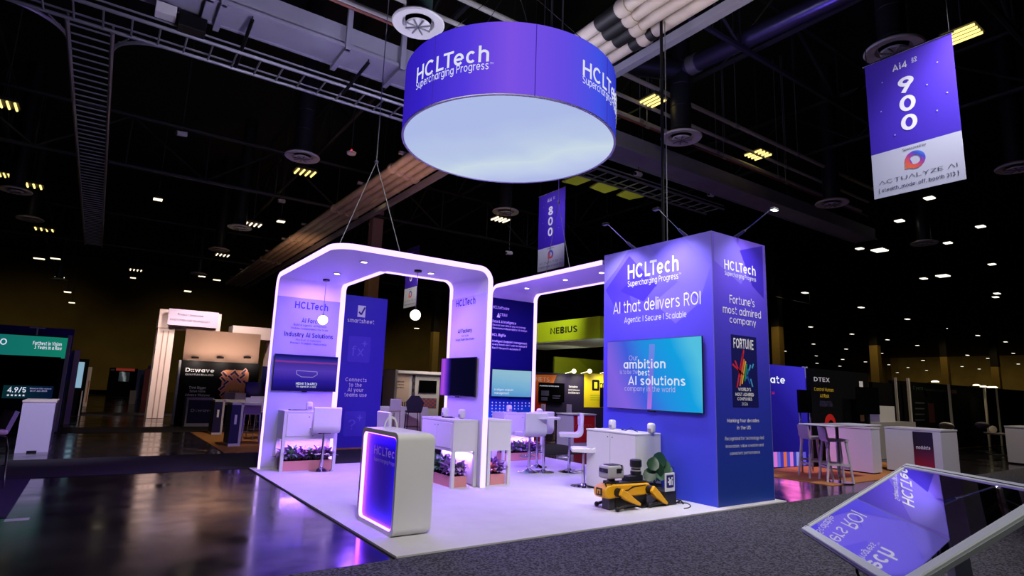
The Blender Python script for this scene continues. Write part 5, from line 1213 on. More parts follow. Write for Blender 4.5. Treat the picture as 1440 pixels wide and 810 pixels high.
t.part('end_post', MB().box(t.W+.02, t.W+.1, -.02, .08, 0, t.H+.02), bwhite)
light('AREA', 'stripe_lamp', (10.5, 2.35, .5), 5, (255, 110, 200), .8, (10.5, 1.5, 0))
t = bwall('black booth wall with yellow slogan beyond the tower', 2.2, 1141, 1222, (1142, 518), bblk, ref=1.5)
kk = ZT(t)
t.txt('DTEX', 1144.5, 536, 1166.5, 6, ltxt, .02, **kk)
yt = mat('text_yellow', (226, 190, 50), .5)
t.txt('Control Human', 1145, 549.5, 1172, 5, yt, .01, **kk); t.txt('AI Risk', 1153, 559, 1166, 5, yt, .01, **kk)
t.txt('Human-centric', 1153, 566.5, 1169, None, gtxt, .0, **kk); t.txt('insider risk', 1153, 571.5, 1171, None, gtxt, .0, **kk)
ctr = t.fr.uv(1168, 598, .01); arc_ = [(ctr[0]+.26*math.cos(a), ctr[1]-.0+.26*math.sin(a)) for a in [PI*i/10 for i in range(11)]]+[(ctr[0]+.03+.15*math.cos(a), ctr[1]-.03+.15*math.sin(a)) for a in [PI*i/10 for i in range(10, -1, -1)]]
t.part('red_arc', MB().prism(arc_, -.01, -.007, 'y'), mat('arc_red', (206, 36, 30), .5), t.body)
for a, b in (((1208.5, 545), (1213, 536)), ((1210, 592), (1215, 583))): sub(t, 'white_mark', ltxt, b, a, .008)
t = bwall('black wall screen on chrome poles beside the blue booth', 1.75, 1124.5, 1141, (1126, 548), scrblk, name='stand_screen', cat='television', thick=.06, z0=hX(1.75, 1126, 580.5), ref=1.6)
for x in (.02, t.W-.04): t.part('pole', MB().cyl((x, .03, 0), (x, .03, .01-t.fr.O.z), .02), chrome)
t = bwall('black wall screen hanging over the white counters', 1.9, 1207, 1236, (1210, 544), scrblk, name='stand_screen', cat='television', thick=.06, z0=hX(1.9, 1210, 582.5), ref=1.6)
t.part('pole', MB().cyl((t.W*.5, .05, 0), (t.W*.5, .05, .01-t.fr.O.z), .02), blackm)
wl = mat('counter_white', (206, 202, 212), .5)
def corner_counter(label, gl, gc, gr, htop, wm=wl):
    """counter with its long face to -X and short face to -Y; gl/gc/gr ground pixels of far, near corner and right end"""
    c_ = G(*gc); l_ = G(*gl); r_ = AY(gr[0], gr[1], c_.y); 
    f_ = Frame((0, c_.y, 0), 0); rx = f_.u_at(gr[0], .0)
    ly = -Frame((c_.x, 0, 0), -PI/2).u_at(gl[0], .0)
    h_ = HZ(gc[0], gc[1], htop)
    t = T('white_counter', label, 'counter', (c_.x, ly, .008), -PI/2)
    t.W = ly-c_.y; t.D = max(rx-c_.x, .2); t.H = h_
    t.body = t.part('body', MB().box(0, t.W, 0, t.D, .03, h_-.03), wm)
    t.part('worktop', MB().box(-.01, t.W+.01, -.01, t.D+.01, h_-.03, h_), bwhite)
    t.part('plinth', MB().box(.03, t.W-.03, .03, t.D-.03, 0, .03), bblk)
    return t
corner_counter('white counter behind the white stools beyond the tower', (1163, 655), (1229, 668), (1241, 664), 602)
t = corner_counter('white counter with small magenta poster', (1248, 655), (1328, 672), (1351, 668), 605.5)
po = sub(t, 'poster', ramp_mat('magenta_poster', (0, 0, 1), [(0, (170, 16, 50)), (.35, (110, 20, 60)), (.6, (36, 18, 50)), (1, (20, 14, 36))], None, .5), (1287, 657), (1311, 608), .004)
t.txt('modulate', 1288.5, 631, 1308.5, 5, ltxt, .02, parent=po, fr=Frame((t.fr.O.x, t.fr.O.y, 0), t.fr.rz), n=.012)
t.txt('Voice intelligence', 1290, 638, 1308, None, gtxt, .0, parent=po, fr=Frame((t.fr.O.x, t.fr.O.y, 0), t.fr.rz), n=.012)
corner_counter('white counter cut off at the picture edge', (1418, 648), (1452, 655), (1475, 650), 601)
t = bwall('low grey desk behind the two white counters', 2.42, 1217, 1288, (1220, 594), mat('desk_grey', (150, 146, 150), .6), name='low_desk', cat='desk', thick=.5, ref=.8)
t = bwall('white boxes stacked on the low grey desk', 2.5, 1236, 1258, (1240, 571), bwhite, name='display_box', cat='box', thick=.3, z0=hX(2.5, 1240, 594.2), ref=1.3)
t = T('high_table', 'long white high table on one chrome pole before the white stools', 'table', tuple(G(1181, 678, .01)))
ht = HZ(1181, 678, 597); fT = Frame(t.fr.O, 0)
uA = fT.u_at(1145, ht); uB = fT.u_at(1217, ht)
t.part('table_top', MB().box(uA, uB, -.3, .3, ht-.025, ht, .01, 2), bwhite)
t.part('pole', MB().cyl((0, 0, .02), (0, 0, ht-.02), .03), chrome); t.part('base', MB().lathe([(.24, 0), (.24, .01), (.05, .03)], n=28), chrome)
def shell_stool():
    o = bpy.data.objects.new('shell_stool', None); COL.objects.link(o)
    sm = mat('stool_white', (214, 212, 214), .4)
    MB().prism([(-.19, .74), (.17, .72), (.2, .78), (.22, .98), (.19, .98), (.165, .8), (.14, .765), (-.19, .775)], -.2, .2, 'x').build('seat', sm, o)
    for sx in (-1, 1):
        for sy in (-1, 1): MB().cyl((sx*.16, sy*.15, .74), (sx*.22, sy*.22, 0), .027, .02, 8).build('leg', sm, o)
        MB().box(sx*.195-.012, sx*.195+.012, -.19, .19, .3, .335).build('stretcher', sm, o)
    MB().box(-.19, .19, -.2, -.175, .24, .275).box(-.19, .19, .175, .2, .24, .275).build('footrest', sm, o)
    return o
ss0 = shell_stool()
ss0.location = G(1147, 671, .01); ss0.rotation_euler = (0, 0, .96); tag(ss0, 'white four-legged stool nearest the blue booth wall', 'stool', 'white four-legged stools')
o = copy_tree(ss0); o.location = G(1176, 677, .01); o.rotation_euler = (0, 0, .8); o['label'] = 'white four-legged stool tucked under the long high table'
# drape booths along the far side
t = bwall('black drape wall behind the white counters', 3.05, 1228, 1262, (1240, 538), mat('drape_black', (6, 6, 8), .9, spec=.1), ref=1.6)
YD = 3.2
dr = bwall('long black drape booth wall with dim lettering', YD, 1256, 1530, (1340, 541.5), mat('drape_black', (6, 6, 8), .9, spec=.1), ref=1.6)
kk = ZT(dr)
dm = mat('dim_print', (64, 66, 70), .7); dg_ = mat('dim_green', (40, 70, 44), .7); dr_ = mat('dim_red', (120, 30, 34), .7)
dr.txt('Cyera', 1284, 547.5, 1298, 5, dg_, .01, **kk); dr.txt('Trusted by AI leaders', 1300, 549.5, 1330, 4, dm, .0, **kk); sub(dr, 'red_logo', dr_, (1338, 553), (1345, 548))
for i_ in range(4): sub(dr, 'text_line', dm, (1287, 567+8*i_), (1300, 565.5+8*i_))
sub(dr, 'red_panel', mat('dim_wine', (60, 14, 18), .7), (1307, 594), (1313, 567))
for px, py, w_, lb in ((1261, 531, .035, 'thin pale booth post beside the stacked white boxes'), (1279, 532, .1, 'thick pale booth post behind the low grey desk'), (1336, 540, .07, 'grey green booth post in the middle of the drape wall'), (1386, 545, .1, 'cream booth post under the bright clip lamps'), (1403, 546, .035, 'thin pale booth post beside the cream post')):
    f_ = Frame((0, YD-.24, 0), 0); u_ = f_.u_at(px, 1.6); h_ = AY(px, py, YD-.24).z
    t = T('booth_post', lb, 'post', (u_, YD-.24, .0)); t.part('upright', MB().box(-w_/2, w_/2, -.03, .03, .01, h_), mat('post_pale', (196, 188, 176), .5)); t.part('base_plate', MB().box(-.2, .2, -.1, .1, 0, .01), blackm)
for i_, (px, py) in enumerate(((1315, 536.5), (1373, 541.5), (1383, 543.5), (1393, 544.5), (1398, 544.5))):
    f_ = Frame((0, YD-.4, 0), 0); q = AY(px, py, YD-.4)
    t = T('clip_lamp', 'small bright lamp clipped above the black drape wall', 'lamp', q, group='clip lamps above the drape wall')
    t.part('lamp_head', MB().lathe([(.05, .03), (.11, 0), (.1, -.02)], n=14), glow('clip_glow', (255, 240, 200), 3)); t.part('arm', MB().cyl((0, 0, .02), (0, .4, -.12), .012, n=6), blackm)
light('SPOT', 'booth_clip_lamp', AY(1383, 540, YD-.5), 20, (255, 235, 190), .05, AY(1386, 600, YD-.15), angle=70, blend=1)
for i_, (px, py, rz, lb) in enumerate(((1331, 599, .3, 'white shell chair tilted beside the grey green post'), (1381, 598, .3, 'white shell chair beside the cream post'), (1402, 606, 0, 'white curved shell chair with dark legs near the cut-off counter'))):
    y_ = 2.3 if i_ < 2 else 1.6
    q = AY(px, py, y_)
    t = T('shell_chair', lb, 'chair', (q.x, q.y, .008), rz)
    zz = q.z-.008
    if i_ < 2: t.part('shell', MB().sphere((0, 0, zz), 1, 20, 10, (.32, .2, .07)).xf(0, Matrix.Translation((0, 0, zz)) @ Matrix.Rotation(.3, 4, 'Y') @ Matrix.Translation((0, 0, -zz))), cream)
    else: t.part('shell', MB().sphere((0, .1, zz+.03), 1, 20, 10, (.34, .05, .12)).lathe([(.05, zz-.13), (.3, zz-.11), (.34, zz-.06)], n=24), cream)
    t.part('post', MB().cyl((0, 0, .02), (0, 0, zz-.05), .03), blackm); t.part('base', MB().lathe([(.28, 0), (.05, .03)], n=20), blackm)
light('SPOT', 'side_fill_light', (7.2, -3.6, 8.6), 2600, (245, 240, 255), .3, (10.2, 1.0, .6), angle=50, blend=1)  # side fill: added spots brighten the neighbouring booths
light('SPOT', 'side_fill_light', (-2.2, 4.6, 7.4), 2600, (225, 215, 255), .3, (-2.9, 9.6, .6), angle=34, blend=1)
light('SPOT', 'side_fill_light', (1.2, 7.6, 7.4), 900, (255, 232, 205), .3, (1.0, 12.4, .2), angle=40, blend=1)
light('SPOT', 'side_fill_light', (15.5, -3.0, 8.0), 1500, (255, 240, 215), .3, (16.0, 2.6, .9), angle=75, blend=1)
light('SPOT', 'lime_under_fill', (10.6, 9.0, 1.6), 60, (240, 255, 240), .2, (12.6, 9.6, 3.2), angle=90, blend=1)  # added spot brightens the underside of the lime sign
# ---- building columns
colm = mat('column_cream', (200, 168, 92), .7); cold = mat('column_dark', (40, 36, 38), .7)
for px, wpx, ysw, d_, lb in ((1097, 14, 460, 46, 'building column behind the blue booth with cream lower part'), (1235, 12, 486, 60, 'building column above the stacked white boxes with cream lower part'), (1333, 9, 502, 62, 'building column above the grey green post'),
                             (1404, 9, 516, 70, 'building column above the bright clip lamps'), (607, 12, 467, 46, 'building column behind the beige poster booth'), (511, 20, 385, 24, 'building column topped by a dark plate behind the blue banner')):
    dv = ray(px, 555); h_ = V((dv.x, dv.y)).normalized()*d_
    bx, by = CAM.x+h_.x, CAM.y+h_.y
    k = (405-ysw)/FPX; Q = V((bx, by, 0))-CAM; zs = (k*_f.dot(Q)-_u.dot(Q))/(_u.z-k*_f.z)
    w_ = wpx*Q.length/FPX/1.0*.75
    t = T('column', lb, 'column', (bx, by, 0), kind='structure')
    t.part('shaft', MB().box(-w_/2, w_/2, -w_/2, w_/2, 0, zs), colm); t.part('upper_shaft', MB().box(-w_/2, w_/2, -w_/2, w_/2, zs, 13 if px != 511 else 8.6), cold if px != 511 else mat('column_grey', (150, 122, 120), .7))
    light('SPOT', 'column_light', (bx-1.5*h_.x/d_*2, by-1.5*h_.y/d_*2, 9), 190 if d_ > 30 else 70, (255, 225, 150), .2, (bx, by, zs*.6), angle=50, blend=1)
for x_ in (-22, -8, 6, 20, 34): light('SPOT', 'wall_fill_light', (x_, 48, 8), 1500, (255, 225, 150), .3, (x_, 66, .5), angle=70, blend=1)  # added spots brighten the olive back wall, no fixture there
for y_ in (36, 48, 60): light('SPOT', 'wall_fill_light', (146, y_, 7), 3600, (255, 225, 150), .3, (170, y_, 2), angle=70, blend=1)  # added spots brighten the far side wall likewise
# ---------------------------------------------------------------- roof steel and services
steel = mat('roof_steel', (70, 70, 74), .6, .3); dsteel = mat('dark_steel', (44, 44, 48), .6, .3)
galv = mat('galvanised', (150, 150, 158), .45, .6); pipew = mat('pipe_cream', (206, 192, 180), .6, noise=(2, (176, 158, 148), .3)); duct = mat('duct_dark', (46, 48, 56), .4, .5)
beamg = mat('beam_grey', (150, 148, 166), .6, noise=(1.2, (128, 124, 140), .3)); difw = mat('diffuser_white', (206, 202, 200), .5)
# box beam along X
y0, y1, zb = 5.62, 6.35, 8.0
t = T('box_beam', 'wide grey steel box beam under the roof passing behind the round sign', 'beam', (-9, y0, zb), kind='structure')
t.part('girder', MB().box(0, 32, 0, y1-y0, 0, .45).box(0, 32, -.06, 0, -.03, .04).box(0, 32, y1-y0, y1-y0+.06, -.03, .04), beamg)
for px, py in ((295, 62), (462, 100), (540, 118), (285, 30)):
    x_ = G(px, py, zb).x
    t.part('bracket', MB().box(x_+9-.05, x_+9+.05, -.1, y1-y0+.12, -.1, 0).box(x_+9-.05, x_+9+.05, -.12, -.04, -.1, 2.4), beamg)
# conduits beside it
for i_, (yy, zz, r_, lb) in enumerate(((5.25, 8.7, .07, 'thick grey conduit just above the box beam'), (4.95, 9.0, .05, 'thinner grey conduit above the thick conduit'), (5.0, 8.45, .03, 'rust red pipe above the box beam'), (4.55, 9.3, .06, 'topmost grey conduit above the box beam'))):
    t = T('conduit', lb, 'pipe', (-9, yy, zz)); t.part('pipe', MB().cyl((0, 0, 0), (30, 0, 0), r_, n=10), mat('conduit_cream', (176, 172, 164), .5) if i_ != 2 else mat('pipe_rust', (120, 70, 60), .6))
    for k_ in range(9): t.part('coupling', MB().cyl((1.2+3.3*k_, 0, 0), (1.35+3.3*k_, 0, 0), r_*1.25, n=10).cyl((1.27+3.3*k_, 0, 0), (1.27+3.3*k_, 0, 12.99-zz), .012, n=6), galv)
# ladder cable trays
def tray(label, a, b, wd, pitch):
    a = V(a); b = V(b); t = T('cable_tray', label, 'cable tray', a); d = (b-a); L_ = d.length; d.normalize(); s_ = V((-d.y, d.x, 0))
    for k_ in (-.5, .5): t.part('rail', MB().cyl(s_*wd*k_, d*L_+s_*wd*k_, .035, n=8).cyl(s_*wd*k_+V((0, 0, .12)), d*L_+s_*wd*k_+V((0, 0, .12)), .02, n=6), galv)
    rg = MB(); n_ = int(L_/pitch)
    for k_ in range(n_): 
        q = d*(k_+.5)*pitch; rg.cyl(q-s_*wd/2, q+s_*wd/2, .018, n=6)
    o = t.part('rungs', rg, galv); o['kind'] = 'stuff'
    return t
zt = 7.6
pa, pb = G(150, 8, zt), G(560, 150, zt); yt0 = (pa.y+pb.y)/2
pc, pd_ = G(210, 62, zt), G(560, 166, zt); yt1 = (pc.y+pd_.y)/2
tray('ladder cable tray running below the grey box beam', (-7, (yt0+yt1)/2, zt), (14, (yt0+yt1)/2, zt), abs(yt1-yt0), .42)
xa, xb = G(95, 40, zt).x, G(158, 50, zt).x; yb_ = max(yt0, yt1)
tray('ladder cable tray running away into the dark hall', ((xa+xb)/2, yb_+.05, zt), ((xa+xb)/2, yb_+22, zt), abs(xb-xa), .32)
# curved tee pieces
for sx, x_ in ((-1, xa), (1, xb)):
    t = T('tray_bend', 'curved corner piece of the cable tray junction %s the narrow tray' % ('before' if sx < 0 else 'after'), 'cable tray', (x_, yb_, zt))
    pts = [(sx*.9*(1-math.cos(PI/2*i/8)), .9*(1-math.sin(PI/2*i/8)), 0) for i in range(9)]
    t.part('bent_rail', MB().tube([(p[0], p[1], 0) for p in pts], .03, 6), galv)
    t.part('bent_rungs', MB().cyl((0, .6, 0), (sx*.25, .1, 0), .015, n=6).cyl((sx*.1, .35, 0), (sx*.5, .02, 0), .015, n=6), galv)
# pipe rack along Y with black sleeves
xs = (4.42, 4.72, 5.03, 5.36)
for i_, (x_, sl) in enumerate(zip(xs, ((858, 20), (868, 35), (882, 47), (905, 54)))):
    t = T('roof_pipe', ('cream roof pipe with black sleeve, outermost from the grey rail', 'cream roof pipe with black sleeve, second from outermost', 'cream roof pipe with black sleeve, second from the grey rail', 'cream roof pipe with black sleeve, beside the grey rail')[i_], 'pipe', (x_, -8, 8.15))
    t.part('pipe', MB().cyl((0, 0, 0), (0, 48, 0), .122, n=20), pipew)
    ys = AX(sl[0], sl[1], x_).y
    t.part('black_sleeve', MB().cyl((0, ys+8-.28, 0), (0, ys+8+.28, 0), .145, n=20), mat('sleeve_black', (16, 14, 18), .6))
    for k_ in (9.6, 14.8, 19.5, 25, 31, 37): t.part('coupling', MB().lathe([(.14, -.12), (.165, -.06), (.165, .06), (.14, .12)], n=20).xf(0, Matrix.Translation((0, k_+.12*i_, 0)) @ Matrix.Rotation(PI/2, 4, 'X')), pipew)
    hw = MB()
    for k_ in (5, 13, 21, 29, 37): hw.cyl((0, k_, .13), (0, k_, 4.8), .008, n=6)
    t.part('hanger_wires', hw, dsteel)
t = T('pipe_rail', 'grey rail running along the cream roof pipes', 'beam', (5.66, -8, 8.0)); t.part('rail', MB().box(-.06, .1, 0, 48, -.05, .12), beamg)
cr = MB()
for k_ in range(14): cr.box(-1.45, .1, 1.5+3.4*k_, 1.62+3.4*k_, .28, .36)
t.part('cross_members', cr, beamg)
# round ducts with diffusers
def diffuser(label, px, py, R_=.5, z=8.0, drop=4.999, green=False):
    q = G(px, py, z)
    t = T('air_diffuser', label, 'air vent', q)
    t.part('outer_ring', MB().lathe([(R_*.52, .1), (R_*.62, .03), (R_*.96, .0), (R_, .03), (R_*.97, .06), (R_*.7, .12), (R_*.52, .14)], n=32), difw)
    t.part('inner_cone', MB().lathe([(.02, -.04), (R_*.42, -.03), (R_*.46, .0), (R_*.3, .04), (.02, .06)], n=28), difw)
    sp = MB()
    for k_ in range(4): sp.box(-R_*.5, R_*.5, -.012, .012, -.055, -.035).xf(len(sp.v)-8, Matrix.Rotation(k_*PI/4, 4, 'Z'))
    t.part('spokes', sp, galv)
    t.part('drop_duct', MB().cyl((0, 0, .1), (0, 0, drop), R_*.5, n=24), mat('duct_green', (58, 84, 76), .5) if green else duct)
    if 'dim' not in label:
        for k_ in range(int(drop/.6)): t.part('duct_seam', MB().lathe([(R_*.5, -.015), (R_*.525, 0), (R_*.5, .015)], (0, 0, .25+.6*k_), 24), duct)
diffuser('large round white air diffuser beside the round sign', 588, 35, .48, green=True)
diffuser('round air diffuser on dark drop duct above a bright hall light', 425, 222, .5)
diffuser('round air diffuser on dark duct above the graphic tower', 958, 195, .52)
diffuser('round air diffuser behind the banner numbered 900', 1257, 72, .5)
diffuser('round air diffuser near the banner numbered 800', 711, 299, .5)
diffuser('dim round air diffuser beyond the banner numbered 900', 1170, 287, .52)
for px, py in ((22, 269), (42, 309), (337, 321), (308, 352), (1430, 237), (1300, 343), (83, 394), (279, 386)):
    diffuser('dim far round air diffuser in the dark hall roof', px, py, .5)
    bpy.data.objects[[o.name for o in COL.objects if o.name.startswith('air_diffuser')][-1]]
for o in COL.objects:
    if o.get('label') == 'dim far round air diffuser in the dark hall roof': o['group'] = 'far air diffusers'
q = G(958, 195, 8.0); q.z = 9.9; t = T('round_duct', 'long round duct with violet sheen above the graphic tower', 'duct', q)
e_ = t.w(G(1165, 0, 9.9)); dn_ = e_.normalized()
t.part('duct_run', MB().cyl((0, 0, 0), e_*1.8, .22, n=24), mat('duct_sheen', (86, 84, 110), .3, .7))
t.part('duct_collar', MB().cyl(dn_*.3, dn_*.55, .25, n=24).cyl(dn_*4.5, dn_*4.8, .25, n=24), galv)
t.part('elbow', MB().sphere((0, 0, 0), .27), duct)
t.part('branch', MB().cyl((0, 0, 0), t.w(G(850, 85, 9.9)), .28, n=24), duct)
light('SPOT', 'duct_violet_light', (8.2, 1.2, 7.0), 110, (120, 100, 255), .3, (8.6, 1.6, 9.9), angle=110, blend=1)
# trusses along X and Y, dark
def truss(label, a, b, h, step, mt=dsteel):
    a = V(a); b = V(b); d = b-a; L_ = d.length; d.normalize(); t = T('roof_truss', label, 'truss', a, kind='structure'); up = V((0, 0, h))
    t.part('bottom_chord', MB().cyl((0, 0, 0), d*L_, .07, n=6), mt); t.part('top_chord', MB().cyl(up, d*L_+up, .07, n=6), mt)
    wb = MB(); n_ = int(L_/step)
    for k_ in range(n_): 
        p = d*k_*step; q = d*(k_+1)*step
        wb.cyl(p, p+up, .03, n=5)
        wb.cyl(p if k_ % 2 else p+up, q+up if k_ % 2 else q, .04, n=5)
    t.part('web', wb, mt)
for yy, zz in ((G(265, 250, 8.2).y, 8.2), (G(245, 357, 8.2).y, 8.2), (2.4, 9.6), (-1.5, 9.8)): truss('dark lattice roof truss crossing the hall', (-30, yy, zz), (45, yy, zz), 1.7, 2.3)
for xx, zz in ((-6, 9.9), (3.4, 9.9), (9.9, 9.9), (17, 9.9)): truss('dark lattice roof truss running down the hall', (xx, -8, zz), (xx, 60, zz), 1.7, 2.3)
# boards whose olive base colour carries the lime booth's light
for i_, qs in enumerate((((790, 256), (814, 246), (832, 253), (811, 261)), ((829, 264), (844, 256), (873, 265), (850, 272)), ((867, 275), (882, 267), (906, 277), (885, 281)))):
    zz = 8.3; pts = [G(*q, zz) for q in qs]
    t = T('ceiling_board', ('olive lit roof board nearest the round sign', 'olive lit roof board in the middle of three', 'olive lit roof board nearest the graphic tower')[i_], 'board', pts[0])
    t.part('board', MB().prism([((p-pts[0]).x, (p-pts[0]).y) for p in pts], 0, .05, 'z'), mat('board_lime_tint', (190, 186, 80), .7))
    t.part('hanger', MB().cyl(((pts[2]-pts[0]).x*.5, (pts[2]-pts[0]).y*.5, .05), ((pts[2]-pts[0]).x*.5, (pts[2]-pts[0]).y*.5, 4.7), .02, n=6), dsteel)
c_ = G(848, 264, 8.3); light('SPOT', 'board_fill_spot', (c_.x+.5, c_.y+1, 4.4), 130, (240, 255, 150), .2, (c_.x, c_.y, 8.3), angle=75, blend=1)  # added spot stands in for lime light on the boards
# ---------------------------------------------------------------- high bay lights
tubw = glow('tube_warm', (255, 236, 196), 2.0); tuby = glow('tube_yellow', (255, 226, 130), 1.8); tubc = glow('tube_cool', (255, 248, 226), 1.8)
def high_bay(px, py, wpx, mt, label, group=None, z=9.0, tubes=True, ry=.62):
    q = G(px, py, z); dist = (q-CAM).dot(_f); w_ = min(max(wpx*dist/FPX, .5), 1.25)*(1 if tubes else .72)
    t = T('high_bay_light', label, 'hall light', q, 0, group)
    t.part('housing', MB().prism([(-w_*.5, .03), (w_*.5, .03), (w_*.4, .12), (-w_*.4, .12)], -ry*.5, ry*.5, 'y').cyl((0, 0, .1), (0, 0, 12.995-z), .015, n=6), steel)
    if tubes:
        for k_ in range(4):
            x_ = (-.375+.25*k_)*w_; t.part('tube', MB().cyl((x_, -ry*.45, .0), (x_, ry*.45, .0), .032*w_+.01, n=8), mt)
    else: t.part('lens', MB().box(-w_*.46, w_*.46, -ry*.42, ry*.42, -.01, .03), mt)
near = [(6, 147, 34, tuby, 'hall light cut off at the picture edge'), (43, 261, 30, tuby, 'brightest yellow hall light over the dark aisle'), (62, 323, 25, tuby, 'yellow hall light below the brightest one'), (429, 243, 30, tuby, 'hall light under the air diffuser on dark drop duct'),
        (356, 316, 24, tubw, 'hall light beside the brown pipe run'), (313, 359, 19, tubw, 'hall light under the dim diffuser by the pipe run'), (904, 222, 34, tubw, 'bright hall light between round sign and tower diffuser'), (704, 309, 26, tubw, 'hall light under the diffuser near banner 800'),
        (1353, 49, 40, tuby, 'bright yellow hall light beside banner 900'), (566, 98, 30, tubw, 'white hall light half hidden by the round sign'), (917, 143, 30, tuby, 'dim yellow hall light above the tower diffuser'), (1066, 218, 32, tuby, 'two-tube hall light above the lit arm light'),
        (1109, 303, 25, tubc, 'bright hall light near the lit arm light'), (1237, 352, 22, tubc, 'bright lens hall light far below banner 900'), (1326, 388, 18, tubc, 'hall light far beyond the banner 900 lower edge'), (191, 380, 17, tubw, 'far hall light over the olive wall'), (3, 246, 20, tuby, 'hall light at the picture edge above the teal header')]
for a in near: high_bay(*a)
far = [(55, 364, 19), (78, 364, 17), (84, 390, 16), (95, 411, 12), (101, 426, 8), (187, 391, 10), (222, 281, 12), (284, 389, 13), (305, 394, 14), (264, 410, 12), (395, 312, 14), (586, 462, 8), (777, 430, 12),
       (1209, 350, 12), (1132, 412, 15), (1211, 432.6, 14), (1276, 449, 12), (1329, 462, 11), (1375, 472, 9), (1140, 460, 9), (1198, 470, 9), (1248, 478, 8), (1402, 413, 16), (1400, 418, 14), (1299, 392, 16), (1333, 342, 14), (1265, 311, 12), (1379, 319, 9), (1307, 279, 8), (1395, 372, 6),
       (1149, 511, 6), (1185, 505.5, 6), (1217, 509, 6), (1181, 515, 6), (1180, 522, 4), (1205, 525, 4), (1250, 513, 5), (1277, 517, 5), (1262, 524, 5), (1298, 507, 8), (1303, 521, 5), (1325.5, 511, 5), (1353, 515.5, 5), (1389, 504, 8), (1377, 519, 6), (1361, 500, 7), (1148, 500.6, 6), (1326, 523, 4), (1290, 486, 8), (1190, 491, 8), (1144, 484, 7), (1360, 499.5, 7), (1104, 494, 6), (1414, 481, 9), (1240, 497, 6), (1425, 497, 7), (1432, 512, 6)]
for px, py, w_ in far: high_bay(px, py, w_, tubc if px > 700 else tubw, 'small far hall light glowing in the dark roof', 'far hall lights', tubes=False, z=(9.0 if py < 505 else 7.5) if px > 640 or py < 396 else 6.2, ry=.34)
# ---------------------------------------------------------------- hanging wires, poles, small devices
def wires(label, apex_px, legs, z_apex, zl, top=13):
    """rigging wire that splits into a bridle: legs are pixels on the canopy top plane zl"""
    L_ = [G(*q, zl) for q in legs]; mid = (L_[0]+L_[1])/2
    t = T('rigging_wire', label, 'wire', (mid.x, mid.y, z_apex)); k_ = (405-apex_px[1])/FPX; Q = V((mid.x, mid.y, 0))-CAM
    za = (k_*_f.dot(Q)-_u.dot(Q))/(_u.z-k_*_f.z); t.e.location.z = za; t = t
    for q in L_: t.part('bridle_leg', MB().cyl((0, 0, 0), (q.x-mid.x, q.y-mid.y, zl-za), .007, n=6), galv)
    t.part('drop_wire', MB().cyl((0, 0, 0), (0, 0, top-za), .007, n=6), galv); t.part('ring', MB().sphere((0, 0, 0), .03), galv)
wires('rigging wire holding the corner canopy', (535, 228), ((477, 344), (562, 353)), 5, H1)
wires('rigging wire holding the straight canopy before banner 800', (783, 284), ((767, 390), (801, 376)), 5, H2)
q = AX(933, 335, 5.2); t = T('cable_drop', 'black vertical cable drop rising from the graphic tower to the roof', 'cable', (5.2, q.y, TH)); t.part('black_pole', MB().cyl((0, 0, .002), (0, 0, 13-TH), .028, n=10), blackm); t.part('thin_wire', MB().cyl((.05, -.04, .002), (.05, -.04, 13-TH), .009, n=6), galv)
def hang_dev(name, label, px, py, z, cat='camera'):
    q = G(px, py, z); t = T(name, label, cat, q)
    t.part('housing', MB().cyl((-.12, 0, -.03), (.12, .03, 0), .07, n=14), difw); t.part('bracket', MB().cyl((0, 0, 0), (0, 0, 13-z), .012, n=6), dsteel); t.part('lens', MB().cyl((-.15, 0, -.035), (-.12, 0, -.03), .045, n=12), blackp)
hang_dev('ceiling_camera', 'small white camera hanging alone in the dark roof', 256, 187, 8)
hang_dev('ceiling_camera', 'small white camera over the cream pipe run', 396, 282, 8)
hang_dev('ceiling_camera', 'small white camera beside the black cable drop', 898, 244, 7.8)
hang_dev('ceiling_camera', 'small white device far beyond the graphic tower', 1000, 273, 8)
hang_dev('ceiling_camera', 'small white camera above the straight canopy', 716, 355, 6)
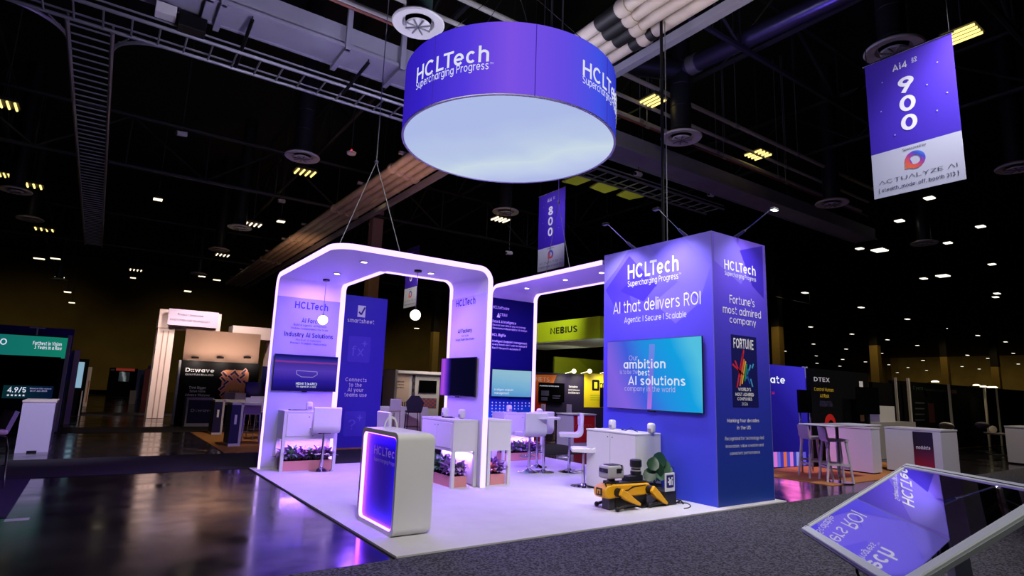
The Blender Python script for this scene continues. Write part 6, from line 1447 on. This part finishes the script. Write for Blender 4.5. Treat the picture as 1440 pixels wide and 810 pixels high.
q = G(494, 216, 8); t = T('smoke_detector', 'small white smoke detector with red light', 'detector', q); t.part('dome', MB().lathe([(.02, -.04), (.12, -.02), (.14, .04), (.05, .08)], n=18), difw); t.part('indicator', MB().sphere((0, 0, .1), .03), glow('red_led', (255, 40, 40), 2)); t.part('stem', MB().cyl((0, 0, .08), (0, 0, 5), .012, n=6), dsteel)
q = G(245, 28, 7.72); t = T('junction_box', 'white and black junction box on the cable tray', 'box', q); t.part('white_box', MB().box(-.3, .02, -.12, .12, 0, .2, .01, 1), difw); t.part('black_box', MB().box(.06, .5, -.14, .14, -.12, .14, .01, 1), blackm); t.part('stem', MB().cyl((.05, 0, .2), (.05, 0, .248), .03, n=8), dsteel)
for a, b, lb in (((355, 28), (331, 94), 'black rigging rod before the grey box beam near the junction box'), ((518, 88), (482, 132), 'black rigging rod with red light before the grey box beam')):
    p0_, p1_ = G(*a, 7.9), G(*b, 7.5); t = T('rigging_rod', lb, 'rod', p0_); t.part('rod', MB().cyl((0, 0, 0), p1_-p0_, .035, n=8), blackm); t.part('chain', MB().cyl((0, 0, 0), (0, 0, .069), .01, n=6), dsteel)
    if a[0] > 400: t.part('indicator', MB().sphere((p1_-p0_)*.3, .03), glow('red_led', (255, 40, 40), 2))
light('SPOT', 'roof_fill_light', (-.2, 2.9, 5.2), 400, (225, 220, 255), .3, (-.4, 5.0, 8.0), angle=120, blend=1)  # roof fill: added upward spots brighten the beam and pipes
light('SPOT', 'roof_fill_light', (4.2, -.6, 6.2), 150, (255, 246, 238), .3, (4.8, 1.0, 8.1), angle=120, blend=1)
light('SPOT', 'roof_fill_light', (3.6, 10, 5.6), 150, (255, 190, 150), .3, (4.9, 12, 8.1), angle=110, blend=1)
light('SPOT', 'roof_fill_light', (3.6, 22, 5.6), 150, (255, 190, 140), .3, (4.9, 24, 8.1), angle=120, blend=1)
light('SPOT', 'banner_fill_spot', (3.6, -3.2, 7.6), 330, (235, 235, 255), .2, (7.9, -1.3, 6.0), angle=45, blend=1)  # added spots brighten the three numbered banners
light('SPOT', 'banner_fill_spot', (6.4, 7.0, 7.0), 330, (235, 230, 255), .2, (8.8, 9.3, 6.6), angle=60, blend=1)
light('SPOT', 'banner_fill_spot', (6.6, 17.6, 6.8), 330, (255, 240, 225), .2, (9.0, 19.6, 6.0), angle=60, blend=1)
